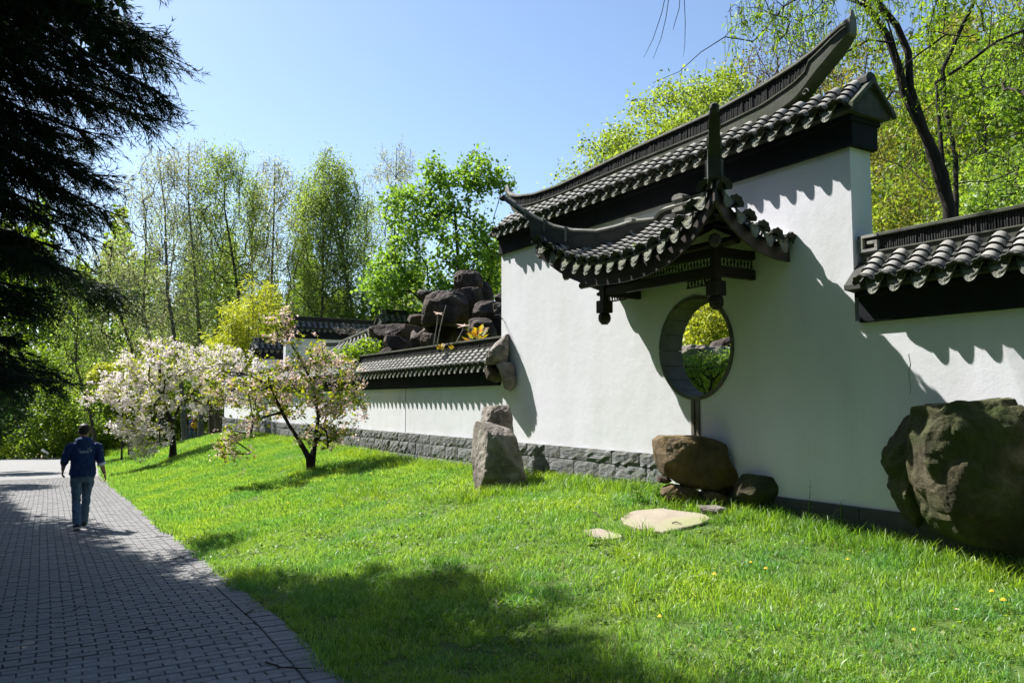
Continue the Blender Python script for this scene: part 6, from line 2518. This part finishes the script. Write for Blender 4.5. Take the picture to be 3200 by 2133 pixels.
cane([zz(1070, 1380), zz(1100, 1180), zz(1130, 1000), zz(1142, 840)], 17.0, .20, 'thin pale cane topped by a pink leaf star before the cliff rock', 1)
cane([zz(1130, 1370), zz(1165, 1150), zz(1220, 900), zz(1277, 695)], 17.1, 0, 'thin pale cane without leaves before the cliff rock', 2)
cane([zz(1430, 1330), zz(1500, 1200), zz(1550, 1100), zz(1558, 1040)], 17.0, .20, 'bent pale cane topped by a pink leaf star right of the cliff rock', 3)

# dry creeper twig on the tall wall
mb = MB()
P = [at(x, y, X=7.47) for x, y in ((1548, 985), (1560, 982), (1572, 996), (1590, 1040), (1612, 1090), (1630, 1118))]
mb.tube(P, [.006, .005, .005, .004, .003, .002], 4)
tag(mb.build('creeper_twig', M['bark']), 'dry thin creeper twig hanging on the left edge of the tall wall', 'twig')

# sticks
def stick(px0, py0, px1, py1, label, r=.006, bend=.02, up=.012):
    a, b = at_ground(px0, py0), at_ground(px1, py1)
    m = a.lerp(b, .45) + Vector((bend, bend, 0))
    z = Vector((0, 0, up))
    mb = MB()
    mb.tube([a + z, m + z * 1.4, b + z], [r, r * .9, r * .5], 5)
    tag(mb.build('stick', M['bark']), label, 'twig')
stick(829, 2073, 985, 2095, 'curved fallen stick on the path pavers close to the border row', .006, -.05)
stick(768, 1922, 795, 1908, 'short thick stick lying on the path joint beside the lawn', .008)
stick(528, 1750, 583, 1741, 'thin fallen stick on the path, furthest from the camera', .005, .03)
stick(430, 1975, 478, 1977, 'straight short stick in the middle of the shaded path', .006)
stick(225, 1910, 262, 1896, 'thin grey stick on the left part of the path', .004)
stick(485, 1678, 530, 1680, 'dark twig on the path left of the lawn edge, behind the other sticks', .005)
stick(2100, 1647, 2130, 1650, 'short brown twig lying on the large sandstone slab', .007, .01, .045)
stick(1850, 1611, 1876, 1626, 'pale curved twig in the grass left of the large slab', .008, .03, .04)

# dandelions and daisies
def flower_src(name, col, rad, petals, h, centre=None):
    m, nt, bs = new_mat(name + '_petals')
    bs.inputs['Base Color'].default_value = (*col, 1)
    bs.inputs['Roughness'].default_value = .7
    root = empty(name, (0, 0, 0))
    s = MB()
    s.tube([(0, 0, 0), (.004, 0, h * .5), (0, .003, h)], .0022, 4, False)
    s.build('stalk', LM['grass2'], root)
    v, f = [], []
    for layer, (rr, zz_) in enumerate(((1, 0), (.7, .006), (.4, .010))):
        for k in range(petals):
            a = 2 * pi * (k + layer * .5) / petals
            d, sd = Vector((cos(a), sin(a), 0)), Vector((-sin(a), cos(a), 0))
            n = len(v)
            c = Vector((0, 0, h + zz_))
            w = rad * rr * 2.4 / petals
            v += [c, c + d * rad * rr * .7 + sd * w * .6 + Vector((0, 0, .002)), c + d * rad * rr + Vector((0, 0, .004)), c + d * rad * rr * .7 - sd * w * .6 + Vector((0, 0, .002))]
            f.append((n, n + 1, n + 2, n + 3))
        if name == 'daisy': break
    link('petals', raw_mesh('petals', v, f), m, root)
    if centre:
        m2, nt, bs = new_mat(name + '_centre')
        bs.inputs['Base Color'].default_value = (*centre, 1)
        c = MB()
        c.tube([(0, 0, h), (0, 0, h + .006), (0, 0, h + .008)], [rad * .32, rad * .32, rad * .1], 8)
        c.build('centre', m2, root)
    return root
dan = flower_src('dandelion', (.80, .58, .03), .018, 12, .07)
dai = flower_src('daisy', (.80, .80, .80), .016, 12, .07, (.75, .5, .03))
DP = [(2347, 1783), (2394, 1810), (2233, 1834), (2650, 1775), (2062, 1967), (3137, 1924), (2857, 2004), (3100, 1884), (1030, 1452), (1065, 1455), (908, 1410), (915, 1412), (1088, 1552), (1130, 1530), (1160, 1495), (1188, 1475), (1046, 1505), (1210, 1440), (950, 1425), (1068, 1597), (900, 1590), (1805, 1585)]
for i, (x, y) in enumerate(DP):
    p = at_ground(x, y)
    near = p.length < 10
    lb = ('yellow dandelion flower in the near half of the lawn' if near else 'yellow dandelion flower in the grass before the pink cherry tree')
    if i == 0:
        dan.location = p
        tag(dan, lb, 'flower', 'dandelions in the lawn')
    else:
        c = copy_tree(dan, p, i * 1.3, 1.0 + .25 * (i % 3), lb, 'dandelions in the lawn')
DY = [(2992, 1935), (1350, 1500), (925, 1500), (742, 1545), (1215, 1588), (1120, 1545), (583, 1538), (1010, 1580), (940, 1620), (600, 1462), (640, 1478), (1348, 1520)]
for i, (x, y) in enumerate(DY):
    p = at_ground(x, y)
    if i == 0:
        dai.location = p
        tag(dai, 'single white daisy in the near grass at the right', 'flower', 'daisies in the lawn')
    else:
        copy_tree(dai, p, i, 1.3, 'tiny white daisy in the grass between the two cherry trees and the path', 'daisies in the lawn')


# ================================================================== PEOPLE
def cloth_mat(name, c1, c2, rough=.85):
    return nmat(name, [c1, c2], 7, rough, .4, 60, bdist=.004)
PM = dict(
    skin=nmat('skin', [(.30, .16, .11), (.38, .21, .15)], 6, .55, .1, 60, bdist=.002),
    hair=nmat('dark_hair', [(.010, .008, .007), (.025, .02, .017)], 40, .6, .6, 90, bdist=.004, stretch=(1, 1, .3)),
    navy=cloth_mat('royal_navy_jersey', (.008, .022, .085), (.014, .040, .15)),
    denim=cloth_mat('faded_blue_denim', (.045, .085, .14), (.10, .16, .235)),
    shoe=nmat('dark_trainer', [(.012, .012, .016), (.03, .03, .038)], 12, .6),
    sole=nmat('white_sole', [(.5, .5, .5), (.62, .62, .62)], 12, .6),
    white=cloth_mat('white_shirt_cuff', (.62, .66, .74), (.76, .78, .82)),
    black=cloth_mat('black_jacket', (.012, .014, .020), (.03, .032, .04)),
    yellow=cloth_mat('yellow_orange_vest', (.70, .38, .02), (.80, .50, .05)),
)

def oval(c, rx, ry, n=18, yaw=0.0, tilt=None, sq=2.3):
    P = []
    for k in range(n):
        a = 2 * pi * k / n
        ca, sa = cos(a), sin(a)
        x = rx * math.copysign(abs(ca) ** (2 / sq), ca)
        y = ry * math.copysign(abs(sa) ** (2 / sq), sa)
        P.append(Vector((c[0] + x * cos(yaw) - y * sin(yaw), c[1] + x * sin(yaw) + y * cos(yaw), c[2] + (tilt or 0) * y)))
    return P


def remesh(o, vox, sm=4, disp=0.0, dsz=.12):
    m = o.modifiers.new('one_surface', 'REMESH')
    m.mode = 'VOXEL'
    m.voxel_size = vox
    m.use_smooth_shade = True
    s = o.modifiers.new('soften', 'SMOOTH')
    s.factor = .5
    s.iterations = sm
    if disp:
        t = bpy.data.textures.new('folds', 'CLOUDS')
        t.noise_scale = dsz
        d = o.modifiers.new('folds', 'DISPLACE')
        d.texture = t
        d.strength = disp
        d.mid_level = .5
        d.texture_coords = 'LOCAL'


def person(base, yaw, scale, label, top='navy', legs='denim', hooded=True, prints=True, vox=.006, cuff=True, facing_turn=.25, group=None):
    """walking figure; local x right, y forward, z up; 1.78 m tall; right foot forward, left foot trailing"""
    root = empty('person', base, yaw, label, 'person', group)
    root.scale = (scale, scale, scale)
    LH, RH = Vector((-.095, .10, .93)), Vector((.095, .10, .93))
    LK, RK_ = Vector((-.085, .05, .50)), Vector((.075, .26, .51))
    LA, RA = Vector((-.066, -.17, .115)), Vector((.060, .38, .085))
    LS, RS = Vector((-.205, .085, 1.40)), Vector((.215, .085, 1.40))
    LE, RE = Vector((-.285, .13, 1.14)), Vector((.268, .02, 1.13))
    LW, RW = Vector((-.295, .27, 1.00)), Vector((.335, .09, .925))
    def limb(mb, P, R, n=12): mb.tube(P, R, n)
    # body: one continuous surface
    b = MB()
    b.loft([oval((0, .10, z), rx, ry) for z, rx, ry in ((.86, .14, .095), (.93, .165, .11), (1.02, .15, .10), (1.12, .145, .095), (1.25, .165, .10), (1.35, .18, .10), (1.42, .16, .085), (1.47, .09, .07))])
    hc = Vector((0.0, .125, 1.665))
    b.tube([(0, .09, 1.42), (0, .10, 1.50), (0, .115, 1.585)], [.075, .060, .062], 14)
    b.loft([oval((hc.x, hc.y + dy, hc.z + dz), rx, ry, 20, facing_turn * -1, 0, 2.1) for dz, rx, ry, dy in ((-.115, .035, .040, .03), (-.10, .058, .070, .015), (-.06, .068, .088, .006), (0, .075, .097, 0), (.05, .076, .098, 0), (.09, .062, .080, 0), (.112, .03, .04, 0))])
    t = -facing_turn
    fwd = Vector((-sin(t), cos(t), 0))
    rgt = Vector((cos(t), sin(t), 0))
    b.tube([hc + fwd * .085 + Vector((0, 0, .012)), hc + fwd * .112 + Vector((0, 0, -.022)), hc + fwd * .090 + Vector((0, 0, -.034))], [.010, .015, .010], 7)   # nose
    b.tube([hc + fwd * .088 - rgt * .02 + Vector((0, 0, -.062)), hc + fwd * .094 + Vector((0, 0, -.062)), hc + fwd * .088 + rgt * .02 + Vector((0, 0, -.062))], [.006, .009, .006], 6)   # lips
    for s in (-1, 1):
        e = hc + rgt * (s * .076) + Vector((0, 0, -.012)) - fwd * .005
        b.tube([e + Vector((0, 0, -.028)), e + rgt * s * .010 + Vector((0, 0, 0)), e + rgt * s * .008 + Vector((0, 0, .026))], [.009, .014, .010], 7)   # ear
    for H_, K_, A_ in ((LH, LK, LA), (RH, RK_, RA)):
        limb(b, [H_, H_.lerp(K_, .5), K_, K_.lerp(A_, .35), A_], [.070, .058, .042, .045, .034])
    def hand(W_, dirv, palm_n, thumb_s):
        """palm, four fingers of different length and a thumb from the side of the palm"""
        d = dirv.normalized()
        nrm = palm_n.normalized()
        sd = d.cross(nrm).normalized() * thumb_s
        c0 = W_ + d * .012
        rings = []
        for q, wd, th in ((0, .026, .019), (.03, .036, .018), (.06, .042, .016), (.088, .041, .013)):
            c = c0 + d * q
            rings.append([c + sd * (wd * cos(2 * pi * k / 10)) + nrm * (th * sin(2 * pi * k / 10)) for k in range(10)])
        b.loft(rings)
        for k, (off, L) in enumerate(((.031, .066), (.011, .075), (-.010, .070), (-.030, .055))):
            p0 = c0 + d * .078 + sd * off
            d1 = (d + nrm * .30).normalized()
            d2 = (d + nrm * .95).normalized()
            p1 = p0 + d1 * L * .48
            p2 = p1 + d2 * L * .34
            p3 = p2 + (d2 + nrm * .5).normalized() * L * .28
            b.tube([p0 - d * .01, p1, p2, p3], [.0095, .009, .0085, .0065], 7)
        p0 = c0 + d * .022 + sd * .026
        p1 = p0 + (d * .65 + sd * .75 + nrm * .25).normalized() * .036
        p2 = p1 + (d * .95 + sd * .15 + nrm * .45).normalized() * .030
        b.tube([c0 + d * .008 + sd * .008, p0, p1, p2], [.014, .012, .010, .008], 7)
    for S_, E_, W_, ts, sgn in ((LS, LE, LW, 1, -1), (RS, RE, RW, 1, 1)):
        limb(b, [S_, S_.lerp(E_, .5), E_, E_.lerp(W_, .35), W_], [.055, .048, .040, .040, .027])
        dv = (W_ - E_).normalized()
        nrm = Vector((-sgn, 0, 0))
        nrm = (nrm - dv * nrm.dot(dv)).normalized()
        side = dv.cross(nrm)
        hand(W_, (dv + Vector((0, 0, -.5))).normalized(), nrm, 1 if side.y > 0 else -1)
    bo = b.build('body', PM['skin'], root, wc=False)
    remesh(bo, vox * .8, 2)
    # hair
    h = MB()
    h.loft([oval((hc.x - fwd.x * oy, hc.y - fwd.y * oy, hc.z + dz), rx, ry, 20, t, -.0, 2.1) for dz, rx, ry, oy in ((-.055, .055, .052, .042), (-.02, .074, .068, .033), (.02, .081, .083, .022), (.06, .083, .095, .010), (.10, .070, .082, .006), (.122, .045, .052, .004), (.13, .015, .02, .004))])
    ho = h.build('hair', PM['hair'], root, wc=False)
    remesh(ho, vox, 3, .010, .03)
    # trousers
    j = MB()
    j.loft([oval((0, .10, z), rx, ry) for z, rx, ry in ((.80, .155, .115), (.88, .182, .128), (.96, .176, .120), (1.02, .165, .112))])
    for H_, K_, A_ in ((LH, LK, LA), (RH, RK_, RA)):
        a = A_ + Vector((0, 0, -.02))
        j.tube([H_ + Vector((0, 0, -.02)), H_.lerp(K_, .45), K_ + Vector((0, 0, .05)), K_ - Vector((0, 0, .04)), K_.lerp(a, .5), a.lerp(K_, .10), a + Vector((0, 0, -.005))], [.096, .088, .070, .068, .070, .062, .066], 14)
    jo = j.build('trousers', PM[legs], root, wc=False)
    remesh(jo, vox * 1.3, 2, .034, .06)
    # hoodie / jacket
    g = MB()
    g.loft([oval((0, .10, z), rx, ry) for z, rx, ry in ((.885, .178, .128), (.90, .190, .138), (.94, .212, .152), (1.0, .205, .148), (1.10, .190, .136), (1.22, .200, .136), (1.33, .218, .134), (1.40, .218, .122), (1.45, .175, .110), (1.50, .10, .088), (1.525, .075, .075))])
    for S_, E_ in ((LS, LE), (RS, RE)):
        q = E_ + (E_ - S_).normalized() * .005
        g.tube([S_ + Vector((-math.copysign(.05, S_.x), 0, .01)), S_, S_.lerp(E_, .5), q], [.075, .082, .070, .064], 14)
    if hooded:
        g.tube([Vector((-.105, .135, 1.495)), Vector((-.07, .045, 1.515)), Vector((0, .005, 1.505)), Vector((.07, .045, 1.515)), Vector((.105, .135, 1.495))], [.042, .052, .058, .052, .042], 12)
        g.loft([oval((0, .02, z), rx, ry) for z, rx, ry in ((1.40, .06, .04), (1.44, .11, .06), (1.49, .125, .07), (1.54, .10, .06))])
    go_ = g.build('hooded_sweatshirt' if hooded else 'jacket', PM[top], root, wc=False)
    remesh(go_, vox * 1.3, 2, .032, .08)
    if cuff:
        c = MB()
        dv = (RW - RE).normalized()
        q = RE + dv * .012
        c.tube([q - dv * .01, q + dv * .03, q + dv * .034], [.060, .072, .050], 14)
        c.build('shirt_cuff', PM['white'], root, wc=False, smooth=True)
        c = MB()
        c.tube([LE + (LW - LE) * .02, LE + (LW - LE) * .16], [.060, .055], 14)
        c.build('rolled_sleeve', PM[top], root, wc=False, smooth=True)
    # shoes
    for A_, heel in ((LA, .035), (RA, .0)):
        s = MB()
        ang = -.30 if heel else .12
        Mx = Matrix.Translation(Vector((A_.x, A_.y, 0))) @ Matrix.Rotation(ang, 4, 'X')
        base_z = (.035 if heel else .0)
        def ring(y, z0, z1, w, n=12):
            P = []
            for k in range(n):
                a = 2 * pi * k / n
                P.append(Mx @ Vector((w * cos(a), y, base_z + (z0 + z1) / 2 + (z1 - z0) / 2 * sin(a))))
            return P
        s.loft([ring(-.075, .03, .075, .026), ring(-.06, .018, .10, .038), ring(-.02, .015, .105, .042), ring(.04, .015, .09, .043), ring(.11, .015, .07, .049), ring(.17, .015, .055, .044), ring(.205, .02, .04, .026)])
        so = s.build('shoe', PM['shoe'], root, wc=False, smooth=True)
        s = MB()
        pts = [(-.085, .022), (-.06, .042), (0, .043), (.06, .045), (.12, .052), (.18, .046), (.212, .025)]
        top_ = [Mx @ Vector((x, y, base_z + .024)) for y, x in pts] + [Mx @ Vector((-x, y, base_z + .024)) for y, x in reversed(pts)]
        bot_ = [Mx @ Vector((x, y, base_z)) for y, x in pts] + [Mx @ Vector((-x, y, base_z)) for y, x in reversed(pts)]
        s.loft([bot_, top_])
        s.build('sole', PM['sole'], so, wc=False)
    if prints:
        w, nt, bs = new_mat('pale_print')
        bs.inputs['Base Color'].default_value = (.55, .60, .70, 1)
        bs.inputs['Roughness'].default_value = .8
        def bk(x, z):
            ry = float(np.interp(z, [1.0, 1.10, 1.22, 1.33, 1.40, 1.45], [.148, .136, .136, .134, .122, .11]))
            rx = .20
            return Vector((x, .10 - ry * (1 - min(.98, abs(x / rx)) ** 2.3) ** (1 / 2.3) - .013, z))
        p = MB()
        # flowing script line, row of block capitals, small square crest and the arched mark above it
        N = 70
        p.tube([bk(-.085 + .155 * i / N, 1.327 + .010 * sin(i * .55) * (1 + .9 * (i % 17 < 4)) + .004 * sin(i * 1.7)) for i in range(N + 1)], .0022, 4)
        R3 = random.Random(4)
        x = -.060
        while x < .07:
            wd = R3.uniform(.006, .009)
            k = R3.randrange(3)
            z = 1.300
            p.tube([bk(x, z), bk(x, z + .012)], .0018, 4)
            if k != 1: p.tube([bk(x, z + .012), bk(x + wd * .8, z + .012)], .0016, 4)
            if k != 2: p.tube([bk(x, z + .0005), bk(x + wd * .8, z)], .0016, 4)
            if k != 0: p.tube([bk(x + wd * .8, z), bk(x + wd * .8, z + .012)], .0016, 4)
            x += wd + .004
        for dx in (0, .010, .020): p.tube([bk(.092 + dx, 1.318), bk(.092 + dx, 1.352)], .0020, 4)
        for dz in (0, .012, .024, .034): p.tube([bk(.090, 1.318 + dz), bk(.114, 1.318 + dz)], .0018, 4)
        p.tube([bk(.055 + .006 * i, 1.362 + .0045 * i if i < 8 else 1.362 + .0045 * 8 - .014 * (i - 8)) for i in range(10)], .002, 4)
        p.tube([bk(.05 + .008 * i, 1.358) for i in range(9)], .0018, 4)
        p.tube([bk(-.10 + .01 * i, 1.364 + .0012 * i) for i in range(6)], .0015, 4)
        p.build('back_print', w, go_, wc=False)
        p = MB()
        for i in range(6):
            q = Vector((.262 + .004 * i, .005 - .075 + .008 * i, 1.335))
            p.tube([q, q + Vector((.004, 0, .010 if i % 2 else .006))], .0025, 4)
        p.build('sleeve_print', w, go_, wc=False)
    return root

f_ = at_ground(258, 1657)
person(Vector((f_.x - .02, f_.y + .12, path_z(f_.y + .1))), 0.0, 1.0, 'man in a blue hooded sweatshirt and faded jeans walking away along the path')
q = at(574, 1372, D=47); q.z = ground(q.x, q.y)
person(q, -1.1, 1.0, 'distant walker in a black jacket behind the trunk of the white cherry tree', 'black', 'denim', False, False, .014, False, group='walkers on the side path')
q = at(594, 1369, D=48); q.z = ground(q.x, q.y)
person(q, -1.25, .97, 'distant walker in a blue top right of the black-jacketed walker', 'navy', 'denim', False, False, .014, False, group='walkers on the side path')
bg = MB()
q2 = at(606, 1326, D=47.6)
bg.loft([oval((q2.x, q2.y, q2.z + dz), rx, .09, 12) for dz, rx in ((-.20, .13), (-.12, .17), (.05, .16), (.12, .11))])
bg.tube([q2 + Vector((-.08, 0, .1)), q2 + Vector((-.03, 0, .34)), q2 + Vector((.05, 0, .34)), q2 + Vector((.08, 0, .1))], .012, 5)
tag(bg.build('bag', PM['yellow'], smooth=True), 'small orange bag carried by the walkers behind the white cherry tree', 'bag')
